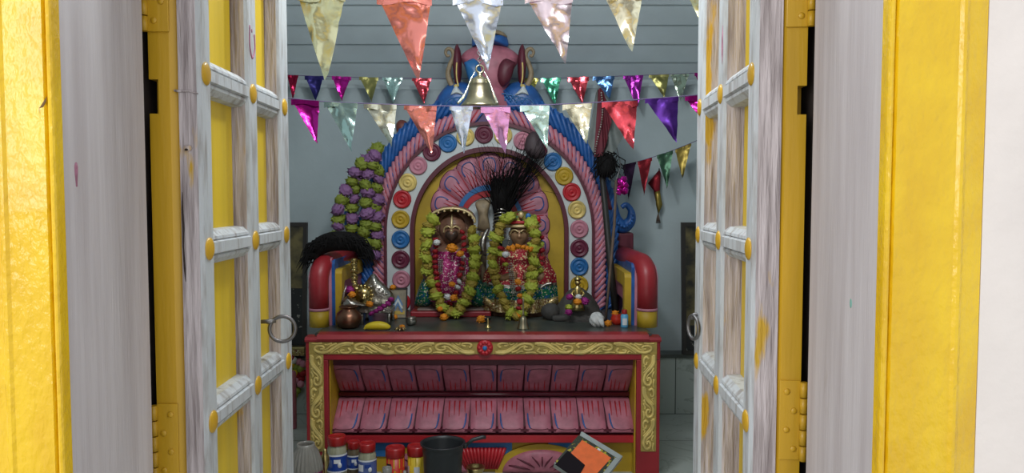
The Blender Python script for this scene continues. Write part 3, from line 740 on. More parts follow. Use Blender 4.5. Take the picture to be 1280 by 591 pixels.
# blue curled tails on maroon blocks beside the arch
for s in (-1, 1):
    mir = lambda l: [(612 + s*(x - 612), y) for x, y in l]
    x0, x1 = sorted((mir([(757, 0)])[0][0], mir([(793, 0)])[0][0]))
    m = MB(); m.box((PX(x0, YA), YA + .02, ZT), (PX(x1, YA), YA + .14, PZ(291, YA)), bev=.01); m.build('side_block', MT['maroon'], bd, label='maroon side block')
    m = MB(); pp = smoothpath(px(mir([(745, 205), (754, 230), (762, 255), (768, 275), (779, 283), (788, 276), (789, 264), (783, 256), (777, 259)]), YA + .03), 6)
    m.tube(pp, [.030 + .016*sin(PI*min(1, j/(len(pp)-1)*1.3)) - .018*(j/(len(pp)-1)) for j in range(len(pp))], 12)
    for j in range(4, len(pp)-14, 2): m.ball(pp[j] + V((0, -.045, 0)), .008, 0, 8)
    m.build('curled_tail', MT['blue'], bd, label='blue curled tail')
    m = MB(); m.tube(smoothpath(px(mir([(752, 215), (757, 238), (763, 262)]), YA - .02), 4), .012, 8); m.build('tail_stripe', MT['maroon'], bd)
crest('side_finial', [(496, 168), (495, 156), (500, 150), (508, 152), (510, 162), (507, 172)], .03, M('brown_paint', (.16, .04, .03), .5), .0)
# ------------------------------------------------------------------ flowers
def flower_mesh(nm, mt, seed=0, petals=9, c2=None):
    m = MB(); rnd = random.Random(seed)
    def fn(d):
        a = math.atan2(d.y, d.x); th = math.acos(max(-1, min(1, d.z)))
        return .86 + .13*sin(petals*a + 3*sin(th*3)) * sin(th) + .10*sin(th*9 + seed)
    m.ball((0, 0, 0), (1, 1, .86), 0, 22, fn)
    for k in range(14):                              # loose petal tips
        a = rnd.uniform(0, 2*PI); e = rnd.uniform(-.7, .7)
        d = V((cos(a)*cos(e), sin(a)*cos(e), sin(e))); t = d.orthogonal().normalized()
        m.add([d*.75 + t*.22, d*1.22, d*.75 - t*.22, d*.86 + d.cross(t)*.15], [(0, 1, 3), (1, 2, 3)], 0, True)
    o = m.build(nm, mt); me = o.data; bpy.data.objects.remove(o); return me
FL = {k: flower_mesh(k + '_blossom', MT['fl_' + k], i, 8 + i % 3) for i, k in enumerate(('lime', 'olive', 'green', 'purple', 'red', 'orange', 'white', 'magenta'))}
rnd = random.Random(3)
def garland(label, pts, step, r, seq, group=None, cat='garland', name='flower_garland', Y=None, flat=.8, jit=.15):
    pts = smoothpath(pts, 8)
    L = sum((b-a).length for a, b in zip(pts, pts[1:])); n = max(2, int(L/step) + 1)
    root = thing(name, pts[0], label, cat, group)
    m = MB(); m.tube(pts, .003, 5); m.build('thread', MT['brownstick'], root)
    for i, p in enumerate(along(pts, n)):
        k = seq[i % len(seq)] if rnd.random() > .12 else seq[rnd.randrange(len(seq))]
        q = p + V((rnd.uniform(-jit, jit)*r, rnd.uniform(-jit, jit)*r, rnd.uniform(-jit, jit)*r))
        s = r*rnd.uniform(.9, 1.1)*(.82 if k == 'olive' else 1)
        place(FL[k], 'blossom', root, q, (s, s, s*flat), (rnd.uniform(-.9, .9), rnd.uniform(-.9, .9), rnd.uniform(0, 6)))
    return root
def loose(kind, x, y, Y, r, label, cat='flower', onslab=False, name=None):
    p = P(x, y, Y)
    if onslab: p.z = ZT + r*.80
    o = place(FL[kind], name or ('marigold' if kind == 'orange' else 'flower'), None, p, r, (rnd.uniform(-.3, .3), rnd.uniform(-.3, .3), rnd.uniform(0, 6)))
    tag(o, label, cat); return o

# ------------------------------------------------------------------ the two idols
def head(m, c, w, h, d, mats=(0, 1), muzzle=False):
    """face turned to -y"""
    c = V(c)
    def fn(u, v):
        th = PI*(v*.996 + .002); a = 2*PI*u - PI/2
        q = V((sin(th)*cos(a), sin(th)*sin(a), cos(th)))
        jaw = 1 - .20*max(0, -q.z)**1.3
        x, y, z = q.x*w*jaw, q.y*d*(1 - .1*max(0, -q.z)), q.z*h
        if q.y < 0:
            X, Z = q.x, q.z; G = lambda x0, z0, sx, sz: math.exp(-((X-x0)/sx)**2 - ((Z-z0)/sz)**2)
            y -= d*(.34*G(0, -.08, .15, .20) + .22*G(0, -.22, .22, .10) + .14*G(0, -.47, .28, .07) + .10*G(0, -.60, .28, .06) + .10*G(0, -.86, .3, .15))
            y += d*(.16*(G(-.38, .12, .20, .12) + G(.38, .12, .20, .12)) + .08*G(0, -.54, .26, .035))
            y -= d*(.10*(G(-.38, .32, .28, .07) + G(.38, .32, .28, .07)) + .06*(G(-.45, -.25, .2, .2) + G(.45, -.25, .2, .2)))
            if muzzle: y -= d*.38*G(0, -.38, .36, .30)
        return c + V((x, y, z))
    m.grid(fn, 40, 32, mats[0], True, cu=True)
    for s in (-1, 1):
        m.ball(c + V((s*w*.40, -d*.80, h*.12)), (w*.15, d*.10, h*.06), mats[1], 10)
        m.ball(c + V((s*w*1.0, 0, -h*.02)), (w*.12, d*.22, h*.24), mats[0], 10)
def idol_left():
    Y = 3.76; c = lambda x, y, dy=0: P(x, y, Y) + V((0, dy, 0))
    k = Y/F; zb = PZ(383, Y)
    rt = thing('deity_idol', (c(565, 390).x, Y, ZT), 'left brown stone idol wrapped in magenta sequinned cloth, dark face under an arched canopy', 'statue')
    m = MB(); b0, b1 = P(514, 400, Y - .07), P(614, 400, Y - .07)
    m.box((b0.x, Y - .10, ZT), (b1.x, Y + .10, ZT + .028), 0, .006); m.box((b0.x + .03, Y - .085, ZT + .028), (b1.x - .035, Y + .1, zb), 1, .012)
    m.build('pedestal', [MT['red'], MT['pstone']], rt, label='pinkish stone pedestal on a red step')
    m = MB()
    lev = [(383, 26, 15), (372, 30, 20), (360, 31, 19), (345, 27, 15), (330, 26, 14), (320, 27, 14), (312, 25, 12), (307, 14, 9), (303, 10, 8)]
    m.stack([(c(565, y), a*k, b*k) for y, a, b in lev], 30, 0)
    head(m, c(566, 286, -.01), 17.5*k, 20*k, 15*k, (0, 1), muzzle=True)
    for s in (-1, 1):
        pp = smoothpath([c(565 + s*23, 316), c(565 + s*31, 332, -.01), c(565 + s*27, 348, -.05), c(565 + s*14, 345, -.085)], 5)
        m.tube(pp, [.030*(1 - .45*j/(len(pp)-1)) for j in range(len(pp))], 10, 0)
        for f in range(4):                                           # fingers resting on the lap
            q = c(565 + s*(14 - f*.2), 341 + f*2.3, -.085); m.tube([q, q + V((-s*.020, -.006, -.003)), q + V((-s*.030, .004, -.012))], [.0065, .006, .004], 7, 0)
        q = c(565 + s*15, 342, -.085); m.tube([q, q + V((-s*.010, -.012, .014)), q + V((-s*.020, -.012, .018))], [.007, .006, .004], 7, 0)
    m.build('body', [MT['idol'], MT['faceg']], rt)
    m = MB(); m.puff(smoothpath([c(566 + a, y, -.075) for a, y in ((0, 303), (-7, 296), (-8, 290), (-4, 287), (0, 290), (4, 287), (8, 290), (7, 296), (0, 303))], 4)[:-1], .022, 0)
    m.build('mouth_plate', M('dark_heart_stone', (.05, .028, .02), .35), rt, label='dark heart-shaped muzzle')
    m = MB()
    m.tube([c(566, y, -.068 - dy) for y, dy in ((268, -.012), (274, .0), (280, .006), (286, .012))], [.003, .006, .007, .004], 8)
    for s in (-1, 1): m.tube(smoothpath([c(566 + s*1, 284, -.075), c(566 + s*5, 282, -.074), c(566 + s*9, 284.5, -.066), c(566 + s*10, 290, -.06)], 4), .0045, 7)
    m.ball(c(566, 287.5, -.09), .007, 0, 8); m.build('tilak', MT['faceg'], rt, label='gold forehead mark')
    # cloth
    m = MB()
    def cloth(u, v):
        a = PI*(1.06 + .88*(u)) ; y = 313 + (375-313)*v; hw = 28 + 4*sin(PI*v) + 2*v; fold = 1 + .05*sin(u*34 + 3*v)*(.3 + v)
        p = c(565, y); return p + V((hw*k*cos(a)*fold, (17 + 5*sin(PI*min(1, v*1.1)))*k*sin(a)*fold - .012, 0))
    m.grid(cloth, 60, 26); m.build('sequinned_cloth', MT['magenta'], rt, label='magenta sequinned cloth')
    for s in (-1, 1):
        m = MB(); m.puff(smoothpath([c(565 + s*a, y, -.03) for a, y in ((18, 352), (30, 344), (37, 350), (43, 366), (46, 380), (36, 382), (24, 378), (18, 352))], 4)[:-1], .04, 0)
        m.build('skirt_panel', MT['greenseq'], rt, label='green sequinned skirt panel')
    for s, x in ((-1, 553), (1, 581)):
        m = MB()
        for r_ in range(3):
            pp = [c(x + r_*2.0 - 2, 323 + 2*i, -.092 - .01*sin(i/9*PI)) for i in range(16)]
            for q in pp: m.ball(q, .0038, 0, 6)
        m.build('bead_strings', MT['silver'], rt, label='silver bead strings')
    # canopy arched over the head
    m = MB()
    def can(u, v):
        a = PI*(.03 + .94*u); r = 33 - 4*abs(2*u-1)
        top = c(566 - r*cos(a)*1.0, 279 - 19*sin(a), 0)
        return top + V((0, -.095 + .15*v, .012*sin(PI*v)))
    m.grid(can, 40, 10, lambda u, v: 1 if v < .18 else (0 if (int(u*14) % 2) else 2), True)
    m.grid(lambda u, v: can(u, v) - V((0, 0, .012)), 40, 10, 0)
    for i in range(11): m.ball(can(.06 + .88*i/10, 0) - V((0, 0, .010)), .0065, 1, 8)
    m.tube(smoothpath([can(q, 0) for q in (0, .15, .3, .45, .6, .75, .9, 1)], 4), .006, 7, 1)
    m.build('canopy', [MT['crown'], MT['faceg'], M('red_blue_cloth', (.06, .12, .25), .6, col2=(.30, .03, .03), vs=14)], rt, label='arched cloth canopy with gold edging')
    m = MB()
    m.puff(smoothpath([c(566 + a, y, .0) for a, y in ((-24, 306), (-28, 288), (-22, 270), (0, 262), (22, 270), (27, 288), (24, 306), (-24, 306))], 4)[:-1], .02, 0); m.build('head_slab', MT['idol'], rt)
    return Y
def idol_right():
    Y = 3.74; k = Y/F; c = lambda x, y, dy=0: P(x, y, Y) + V((0, dy, 0))
    rt = thing('deity_idol', (c(650, 395).x, Y, ZT), 'right idol with bronze face, jewelled turban and flaring red and green robe', 'statue')
    m = MB()
    lev = [(394, 38, 20), (380, 36, 22), (362, 31, 20), (345, 26, 17), (330, 24, 14), (318, 24, 13), (310, 20, 11), (306, 11, 8), (302, 8.5, 8)]
    cc = c(650, 394); cc.z = ZT
    m.stack([((cc if i == 0 else c(650, y)), a*k, b*k) for i, (y, a, b) in enumerate(lev)], 30, 0)
    head(m, c(649, 292, -.02), 12*k, 16*k, 12*k, (1, 2))
    for s in (-1, 1):
        pp = smoothpath([c(650 + s*21, 315), c(650 + s*29, 330, -.01), c(650 + s*24, 345, -.06), c(650 + s*11, 341, -.09)], 5)
        m.tube(pp, [.028*(1 - .5*j/(len(pp)-1)) for j in range(len(pp))], 10, 1)
        for f in range(4):
            q = c(650 + s*11, 337 + f*2.2, -.09); m.tube([q, q + V((-s*.018, -.006, -.003)), q + V((-s*.027, .004, -.012))], [.006, .0055, .004], 7, 1)
        q = c(650 + s*12, 338, -.09); m.tube([q, q + V((-s*.010, -.012, .014)), q + V((-s*.019, -.012, .018))], [.0065, .0055, .004], 7, 1)
    m.build('body', [MT['idol'], MT['bronze'], MT['faceg']], rt)
    m = MB()
    for s in (-1, 1):
        m.tube(smoothpath([c(649 + s*1, 289, -.075), c(649 + s*5, 286.5, -.072), c(649 + s*9, 287.5, -.062), c(649 + s*11, 292, -.05)], 4), .0042, 7)
    m.build('brow_mark', MT['faceg'], rt, label='pale gold brow line')
    # robe: shoulders to hem, flaring
    m = MB()
    def robe(u, v):
        a = PI*(1.0 + 1.0*u); y = 308 + (388-308)*v
        hw = 22 + 20*min(1, v*2.2)**.8 + 5*v; dp = 13 + 14*v
        fold = 1 + .06*sin(u*40 + 2*v)*v
        p = c(650, y + 4*abs(2*u-1)*v*(-1)); return p + V((hw*k*cos(a)*fold, dp*k*sin(a)*fold - .008, 0))
    m.grid(robe, 64, 40, lambda u, v: 0 if v < .58 else (3 if v < .62 else (1 if v < .80 else 2)), True)
    m.build('robe', [MT['redseq'], MT['greenseq'], MT['goldseq'], MT['silver']], rt, label='red sequinned robe with green border and gold hem')
    for s in (-1, 1):
        m = MB()
        pl = [(20, 352), (31, 340), (37, 346), (43, 362), (46, 376), (36, 386), (24, 390), (18, 372), (20, 352)]
        pp = smoothpath([c(650 + s*a, y, -.035) for a, y in pl], 4)[:-1]; m.puff(pp, .035, 0)
        m.tube(smoothpath([c(650 + s*a, y, -.07) for a, y in ((20, 362), (30, 354), (39, 352))], 4), .008, 7, 2)
        m.puff([c(650 + s*a, y, -.062) for a, y in ((20, 388), (24, 377), (34, 372), (45, 368), (46, 376), (36, 385))], .016, 1)
        m.build('skirt_panel', [MT['greenseq'], MT['goldseq'], MT['silver']], rt, label='green and gold flaring skirt panel')
    # turban
    m = MB()
    def tur(u, v):
        a = 2*PI*u; t = v; r = (24*(1-.15*t))*cos(PI/2*t**1.5)**.6 if t < 1 else 0
        return c(651, 283 - 20*t, -.0) + V((r*k*cos(a), r*k*.75*sin(a) - .01, 0))
    m.grid(tur, 36, 14, 0, True, cu=True)
    for j, (yy, rr) in enumerate(((282, 24), (277, 24))):
        m.tube([c(651, yy) + V((rr*k*cos(a), rr*k*.77*sin(a) - .01, 0)) for a in [2*PI*i/30 for i in range(31)]], .0075, 8, 1 if j == 0 else 2)
    for i in range(7):
        a = PI*(1.12 + .76*i/6); q = c(651, 273 - 4*sin(PI*i/6)) + V((23*k*cos(a), 23*k*.8*sin(a) - .012, 0)); m.ball(q, (.013, .008, .015), 2 + i % 3, 10)
    m.ball(c(651, 268, -.09), (.014, .01, .016), 1, 10)
    m.build('turban', [MT['crown'], MT['faceg'], MT['redbright'], MT['bluel'], MT['fl_green']], rt, label='jewelled olive turban')
    for s in (-1, 1):
        m = MB()
        for i in range(9): m.ball(c(649 + s*(12 + .3*i), 294 + 2.4*i, -.055), .0045, 0, 6)
        m.build('ear_string', MT['silver'], rt, label='silver bead string by the cheek')
    m = MB()
    for r_ in range(3):
        for i in range(17): m.ball(c(635 + r_*2.2 + i*.35, 327 + 2.4*i, -.098 - .012*i/17), .004, 0, 6)
    for i in range(9): m.ball(c(632 + 2.4*i, 361.5, -.122), .0042, 0, 6)
    m.build('bead_strings', MT['silver'], rt, label='silver bead strings')
YL = idol_left(); idol_right()
G = lambda pts, Y: [P(x, y, Y + (d[0] if d else 0)) for x, y, *d in pts]
garland('thick lime flower garland hung round the left idol in magenta cloth', G([(541, 275, .0), (535, 284), (533, 302), (532, 325), (538, 350), (547, 372, -.03), (559, 388, -.05), (569, 390, -.05), (580, 378, -.05), (590, 355, -.02), (593, 330), (592, 305), (590, 288, .0)], 3.66), .031, .035, ['lime', 'olive'], 'idol garlands')
garland('red rose garland inside the lime one on the left idol', G([(545, 300), (544, 325), (546, 350), (551, 372), (556, 388)], 3.645), .026, .0165, ['red', 'red', 'red'], 'red garlands')
garland('red and white garland falling down the magenta cloth', G([(578, 290), (580, 305), (578, 325), (574, 350), (569, 368), (563, 380)], 3.64), .028, .0155, ['red', 'red', 'red', 'red', 'white'], 'red garlands')
garland('thick lime flower garland hung round the right idol with bronze face', G([(637, 270, .02), (627, 280), (620, 300), (616, 325), (620, 350), (629, 375, -.04), (641, 393, -.06), (652, 391, -.06), (661, 370, -.04), (665, 345), (667, 320), (668, 295), (664, 278, .02)], 3.625), .031, .035, ['lime', 'olive'], 'idol garlands')
garland('short red and yellow garland at the right idol\'s right-hand side', G([(676, 297), (677, 310), (677, 325), (675, 338)], 3.66), .028, .0165, ['red', 'lime'], 'red garlands')
garland('short red and yellow garland on the right idol beside its silver beads', G([(626, 310), (628, 320), (632, 330)], 3.59), .026, .016, ['red', 'lime'], 'red garlands')
garland('orange marigold row across the right idol\'s chest', G([(637, 311), (643, 309, -.02), (650, 308, -.03), (657, 310, -.02), (663, 312)], 3.60), .022, .0165, ['orange'], cat='garland')
garland('orange and red flower string down the right idol\'s robe', G([(648, 352), (648, 361), (650, 369), (649, 384, -.02), (647, 396, -.02), (646, 403, -.02)], 3.575), .030, .0165, ['orange', 'red', 'orange'], cat='garland')
for kd, x, y, Y, r, lb in (('orange', 565, 310, 3.62, .028, 'large orange marigold under the left idol\'s chin'), ('orange', 575, 317, 3.62, .019, 'small orange marigold beside the large one under the left idol\'s chin'),
        ('white', 546, 303, 3.62, .018, 'white flower on the left idol\'s shoulder'), ('orange', 565, 355, 3.61, .016, 'orange marigold halfway down the left idol\'s magenta cloth'),
        ('white', 560, 371, 3.60, .018, 'white flower low on the left idol\'s garland'), ('orange', 567, 372, 3.595, .020, 'orange marigold touching the low white flower on the left idol'),
        ('white', 632, 318, 3.58, .018, 'white flower on the right idol\'s chest'),
        ('orange', 550, 386, 3.585, .015, 'small orange marigold at the tip of the left idol\'s red garland'),
        ):
    loose(kd, x, y, Y, r, lb)
loose('orange', 555, 396, 3.56, .021, 'orange marigold lying on the slab under the left idol', onslab=True)
loose('orange', 601, 400, 3.50, .021, 'orange marigold lying beside the tiny brass lamp', onslab=True)

# ------------------------------------------------------------------ behind the idols: whisk and carved staff
Y = 3.86; c = lambda x, y, dy=0: P(x, y, Y) + V((0, dy, 0))
rt = thing('feather_whisk', (c(626, 285).x, Y, ZT), 'black feathery whisk with patterned silver handle standing between the two idols', 'whisk')
m = MB(); hb = c(622, 330); hb.z = ZT
m.tube([hb, c(623, 300), c(625, 270), c(627, 258)], [.018, .020, .030, .034], 14, 0)
for i in range(9):
    z = i/8; q = c(623.5 + z*3, 296 - 34*z); m.tube([q + V((.034*cos(a), .034*sin(a), .004*sin(3*a))) for a in [2*PI*j/16 for j in range(17)]], .0042, 5, 1)
m.build('handle', [MT['hair'], MT['silver']], rt, label='black and silver patterned handle')
m = MB(); r2 = random.Random(5)
for i in range(340):
    core = i < 190; wisp = i >= 265
    a = r2.gauss(0, .17); ln = r2.uniform(.10, .20) if core else r2.uniform(.20, .34)
    if wisp: a = r2.gauss(.1, .42); ln = r2.uniform(.2, .36)
    elif not core: a = r2.gauss(.50, .10); ln = r2.uniform(.26, .44)
    b = r2.gauss(0, .22)
    p0 = c(627 + r2.uniform(-9, 9), 262 + r2.uniform(-4, 6), r2.uniform(-.03, .03)); p = p0; pts = [p0]
    cur = r2.gauss(0, 1.1 if wisp else .55)
    for j in range(4):
        d = V((sin(a + cur*(j/4)**2), -abs(b)*.5 - .05, cos(a + cur*(j/4)**2)))
        p = p + d*ln/4; p.y = max(min(p.y, YA - .03), 3.7); pts.append(p.copy())
    k_ = .5 if wisp else (1.15 if core else .8); m.tube(pts, [.0035*k_, .0032*k_, .0026*k_, .0018*k_, .0007], 4, 0, cap=False)
m.ball(c(626, 244, -.02), (.042, .03, .062), 0, 16, lambda d: 1 + .35*noise.noise(d*3))
0 and m.tube(smoothpath([c(632, 242, -.02), c(645, 222, -.03), c(654, 204, -.03), c(663, 190, -.03)], 5), [.022, .020, .018, .016, .014, .012, .012, .011, .011, .012, .012, .011, .010, .009, .008, .006][:16], 8)
m.build('feathers', MT['hair'], rt, label='black wispy feathers')
m = MB()
m.puff(smoothpath(px([(664, 197), (656, 188), (658, 172), (668, 164), (678, 178), (681, 192), (672, 199), (664, 197)], Y - .03), 4)[:-1], .03, 0); m.build('feather_eye', M('dark_feather', (.055, .035, .04), .6), rt, label='dark oval feather end')
m = MB(); rt2 = thing('carved_staff', (c(603, 300).x, Y, ZT), 'tan carved staff head between the idols beside the black whisk', 'staff')
q = c(604, 340); q.z = ZT
m.tube([q, c(604, 320), c(604, 290)], .016, 10); m.puff(smoothpath(px([(596, 288), (598, 270), (594, 254), (603, 249), (613, 252), (610, 268), (612, 288), (596, 288)], Y - .01), 4)[:-1], .03)
m.build('staff', MT['tan'], rt2)
m = MB(); pp = smoothpath([c(611, 285, -.07), c(606, 295, -.09), (c(604, 308, -.1)), c(608, 318, -.09)], 5); m.tube(pp, [.006 + .008*sin(PI*j/(len(pp)-1)) for j in range(len(pp))], 8); m.build('silver_hook', MT['silver'], rt2, label='curved silver hook')

# garlands hung over the left shoulder of the arch
for lb, pl, off in (('mauve and green garland nearest the pink flutes of the arch', [(473, 188), (471, 215), (470, 245), (469, 275), (469, 300), (467, 318)], 0),
               ('mauve and green garland second from the pink flutes', [(468, 196), (460, 222), (458, 250), (457, 280), (456, 305), (456, 314)], 1),
               ('mauve and green garland third from the pink flutes', [(464, 192), (452, 212), (444, 235), (441, 258), (441, 280), (435, 296)], 0),
               ('outermost mauve and green garland on the left of the arch', [(462, 198), (448, 212), (434, 236), (426, 252), (424, 270), (420, 288), (417, 296)], 1)):
    garland(lb, G(pl, 3.86 - .03*off), .046, .037, ['green', 'purple'] if not off else ['purple', 'green'], 'mauve and green garlands', flat=.9, jit=.25)

# ------------------------------------------------------------------ left cluster on the altar slab
Y = 3.50
# hair whisk over the arm
r2 = random.Random(9); m = MB()
base = smoothpath(px([(391, 323), (395, 312), (407, 304), (424, 301), (442, 303), (452, 310), (456, 322)], 3.44), 6)
m.tube(base, [.014 + .030*sin(PI*min(1, .12 + .8*j/(len(base)-1))) for j in range(len(base))], 12)
for i in range(620):
    t = r2.random(); q = base[int(t*(len(base)-1))] + V((r2.gauss(0, .010), r2.uniform(-.05, .03), r2.gauss(.012, .012)))
    dn = 1 if t > .5 else -1
    ln = r2.uniform(.04, .075); x = dn*(.25 + 1.1*abs(t-.5))*r2.uniform(.7, 1); dr = -.15 - 1.0*abs(t-.5)*r2.uniform(.6, 1.2)
    m.tube([q, q + V((x*ln*.5, -.004, .006 + dr*ln*.3)), q + V((x*ln, -.006, dr*ln - .01))], [.0032, .0028, .0006], 4, cap=False)
o = m.build('hair_whisk', MT['hair'], loc=P(422, 310, 3.44)); tag(o, 'black hair whisk draped over the top of the left throne arm', 'whisk')
garland('golden flower string hanging inside the left throne arm', G([(443, 326), (443, 338), (444, 350), (446, 358)], 3.40), .012, .0135, ['goldy'] if 'goldy' in FL else ['olive'], cat='garland') if False else None
FL['gilt'] = flower_mesh('gilt_blossom', MT['brass'], 4, 7)
garland('gilt flower string hanging beside the left throne arm', G([(442, 326), (443, 338), (443, 350), (446, 360)], 3.42), .014, .0165, ['gilt'], cat='garland')
c = P(436, 409, 3.36); c.z = ZT
m = MB(); pr = [(.030, .001), (.045, .008), (.056, .030), (.058, .048), (.050, .068), (.034, .080), (.031, .086), (.040, .094), (.042, .097), (.036, .097), (.028, .088)]
m.lathe(pr, c, 30); o = m.build('water_pot', MT['copper'], loc=c); tag(o, 'round tarnished copper water pot at the left end of the slab', 'pot')
# small silver seat with a gilt face
Ys = 3.50; c = lambda x, y, dy=0: P(x, y, Ys) + V((0, dy, 0))
rt = thing('silver_deity_seat', (c(462, 405).x, Ys, ZT), 'small silver deity seat with peaked back and gilt face behind the banana', 'deity seat')
kz = lambda y: c(460, y).z
m = MB(); m.box((c(448, 0).x, Ys - .06, kz(389)), (c(488, 0).x, Ys + .08, kz(384)), 0, .004); m.build('seat', MT['silver'], rt)
for x, yy in ((451, -.05), (485, -.05), (451, .07), (485, .07)):
    m = MB(); q = c(x, 0); m.lathe([(.010, ZT), (.006, ZT + .02), (.008, ZT + .035), (.006, kz(389))], (q.x, Ys + yy, 0), 12); m.build('leg', MT['silver'], rt)
m = MB(); m.puff(smoothpath([c(a, b, .05) for a, b in ((449, 385), (447, 365), (456, 352), (464, 343), (472, 352), (483, 362), (490, 372), (487, 384), (449, 385))], 3)[:-1], .03, 0, rings=4)
for k in range(6): m.ball(c(458 + 5*k, 357 + 3*abs(k-1.5), .015), .006, 0, 8)
m.build('peaked_back', MT['silver'], rt, label='peaked beaten-silver back')
m = MB(); m.ball(c(455, 368, -.02), (.038, .026, .040), 0, 16, lambda d: 1 + .08*sin(8*math.atan2(d.z, d.x)))
for k in range(14): a = 2*PI*k/14; m.ball(c(455, 368, -.022) + V((.042*cos(a), 0, .043*sin(a))), .009, 0, 8)
head(m, c(457, 370, -.04), .018, .022, .016, (0, 0)); m.build('gilt_face', MT['brass'], rt, label='gilt face in a rayed wreath')
c2 = P(440, 379, 3.44)
rd = thing('silver_dish', c2, 'small boat-shaped silver dish resting above the copper pot', 'dish')
m = MB(); m.puff(smoothpath(px([(426, 378), (433, 370), (440, 373), (452, 379), (464, 381), (452, 384), (436, 385), (427, 383), (426, 378)], 3.42), 4)[:-1], .03, 0); m.tube([P(427, 380, 3.40), P(430, 366, 3.40), P(433, 357, 3.40)], [.004, .005, .002], 6); m.build('dish', MT['silver'], rd)
m = MB(); q = c2.copy(); q.y = 3.44; m.lathe([(.02, ZT), (.008, ZT + .02), (.007, c2.z - .02), (.02, c2.z - .006)], (c2.x + .01, 3.47, 0), 14); m.build('stem', MT['silver'], rd)
garland('short magenta flower string lying across the silver seat', G([(465, 391), (474, 387), (483, 381), (489, 374)], 3.40), .018, .0155, ['magenta'], cat='garland')
for x, y, r, lb in ((440, 368, .018, 'orange marigold on the silver dish'), (462, 380, .018, 'orange marigold at the front of the silver deity seat'), (491, 359, .016, 'orange marigold on top of the small framed picture'), (493, 393, .016, 'orange marigold below the small framed picture')):
    loose('orange', x, y, 3.40 if x < 470 else 3.585, r, lb, onslab=(y > 392))
loose('magenta', 438, 362, 3.42, .022, 'magenta flower behind the silver dish')
# small framed picture leaning on the arch
rt = thing('framed_picture', (P(497, 392, 3.66).x, 3.66, ZT), 'small framed picture with a pale peak standing left of the idols', 'picture')
p0, p1 = P(485.5, 392, 3.62), P(508, 361, 3.62)
def lean(a, b, t): return V((a, 3.62 + t + (b - ZT)*.22, b))
m = MB(); fr = .005
for a, b, d, e in ((p0.x, p0.x + fr, ZT, p1.z), (p1.x - fr, p1.x, ZT, p1.z), (p0.x, p1.x, ZT, ZT + fr), (p0.x, p1.x, p1.z - fr, p1.z)):
    m.prism([(a, d), (b, d), (b, e), (a, e)], lean, -.004, .012)
m.build('frame', MT['pframe'], rt)
m = MB(); m.prism([(p0.x, ZT), (p1.x, ZT), (p1.x, p1.z), (p0.x, p1.z)], lean, .002, .010, 0)
W_, H_ = p1.x - p0.x, p1.z - ZT; cx_ = (p0.x + p1.x)/2
for k, (z0, w, mt) in enumerate(((.52, .30, 1), (.42, .30, 2), (.30, .30, 1))):
    z = ZT + H_*z0; m.prism([(cx_ - W_*w, z - .012), (cx_, z + H_*.26), (cx_ + W_*w, z - .012), (cx_ + W_*w*.6, z - .012), (cx_, z + H_*.14), (cx_ - W_*w*.6, z - .012)], lean, -.001 - .001*k, .004, mt)
m.prism([(p0.x + .01, ZT + .02), (p1.x - .01, ZT + .02), (p1.x - .01, ZT + .035), (p0.x + .01, ZT + .035)], lean, -.001, .004, 3)
m.build('print', [M('tan_print', (.30, .25, .17), .5, var=.3, vs=40), M('blue_print', (.10, .20, .36), .5), M('pale_print', (.55, .58, .56), .5), M('yellow_print', (.5, .34, .06), .5)], rt)
# banana
pp = smoothpath(px([(455, 410.5), (460, 408.5), (467, 406.5), (475, 406.8), (482, 408), (487, 407)], 3.30), 6); n = len(pp)
for p in pp: p.z = ZT + .020 - (.006 if p is pp[0] else 0)
rr = [.004 if j < 3 else .006 + .013*sin(PI*min(1, (j-2)/(n-3)))**.7 for j in range(n)]
for p, r in zip(pp, rr): p.z = ZT + .004 + r*.9
m = MB(); m.tube(pp, rr, 7, 0); m.ball(pp[-1], .006, 1, 8); o = m.build('banana', [MT['banana'], MT['brownstick']], loc=pp[n//2]); tag(o, 'ripe yellow banana lying on the front edge of the slab', 'banana')
q = P(514, 402, 3.44); q.z = ZT
m = MB(); m.lathe([(.012, 0), (.022, .006), (.026, .020), (.020, .032), (.022, .036), (.018, .036), (.010, .028)], q, 20); o = m.build('silver_cup', MT['silver'], loc=q); tag(o, 'tiny silver cup standing before the small framed picture', 'cup')
loose('orange', 503, 407, 3.32, .014, 'crushed orange marigold beside the banana', onslab=True)
q = P(500, 410, 3.30); q.z = ZT
m = MB()
for k in range(7): a = 2*PI*k/7 + .3; m.tube([q + V((0, 0, .004)), q + V((.014*cos(a), .014*sin(a), .010)), q + V((.026*cos(a), .026*sin(a), .003))], [.003, .007, .001], 6)
o = m.build('withered_blossom', MT['goldseq'], loc=q); tag(o, 'withered tan blossom beside the banana', 'flower')
q = P(610, 411, 3.36); q.z = ZT
m = MB(); m.lathe([(.015, 0), (.014, .004), (.007, .012), (.005, .024), (.003, .040), (.0005, .046)], q, 18); o = m.build('brass_lamp', MT['brass'], loc=q); tag(o, 'tiny pointed brass lamp in the middle of the slab', 'lamp')
q = P(607, 398, 3.52); q.z = ZT
m = MB(); m.lathe([(.012, 0), (.02, .008), (.028, .020), (.029, .024), (.024, .024), (.012, .014)], q, 20); o = m.build('oil_bowl', MT['plasticblack'], loc=q); tag(o, 'small black bowl behind the tiny brass lamp', 'bowl')
q = P(654, 413, 3.34); q.z = ZT
rt = thing('hand_bell', q, 'brass hand bell with a long thin handle before the right idol', 'bell')
m = MB(); m.lathe([(.027, 0), (.026, .004), (.021, .016), (.018, .034), (.016, .046), (.010, .054), (.004, .058)], q, 26); m.build('bell_body', MT['bellbrass'], rt)
m = MB(); m.lathe([(.004, .056), (.0055, .064), (.0038, .070), (.0038, .120), (.005, .126), (.002, .136), (.0005, .140)], q, 12); m.build('handle', MT['bellbrass'], rt)

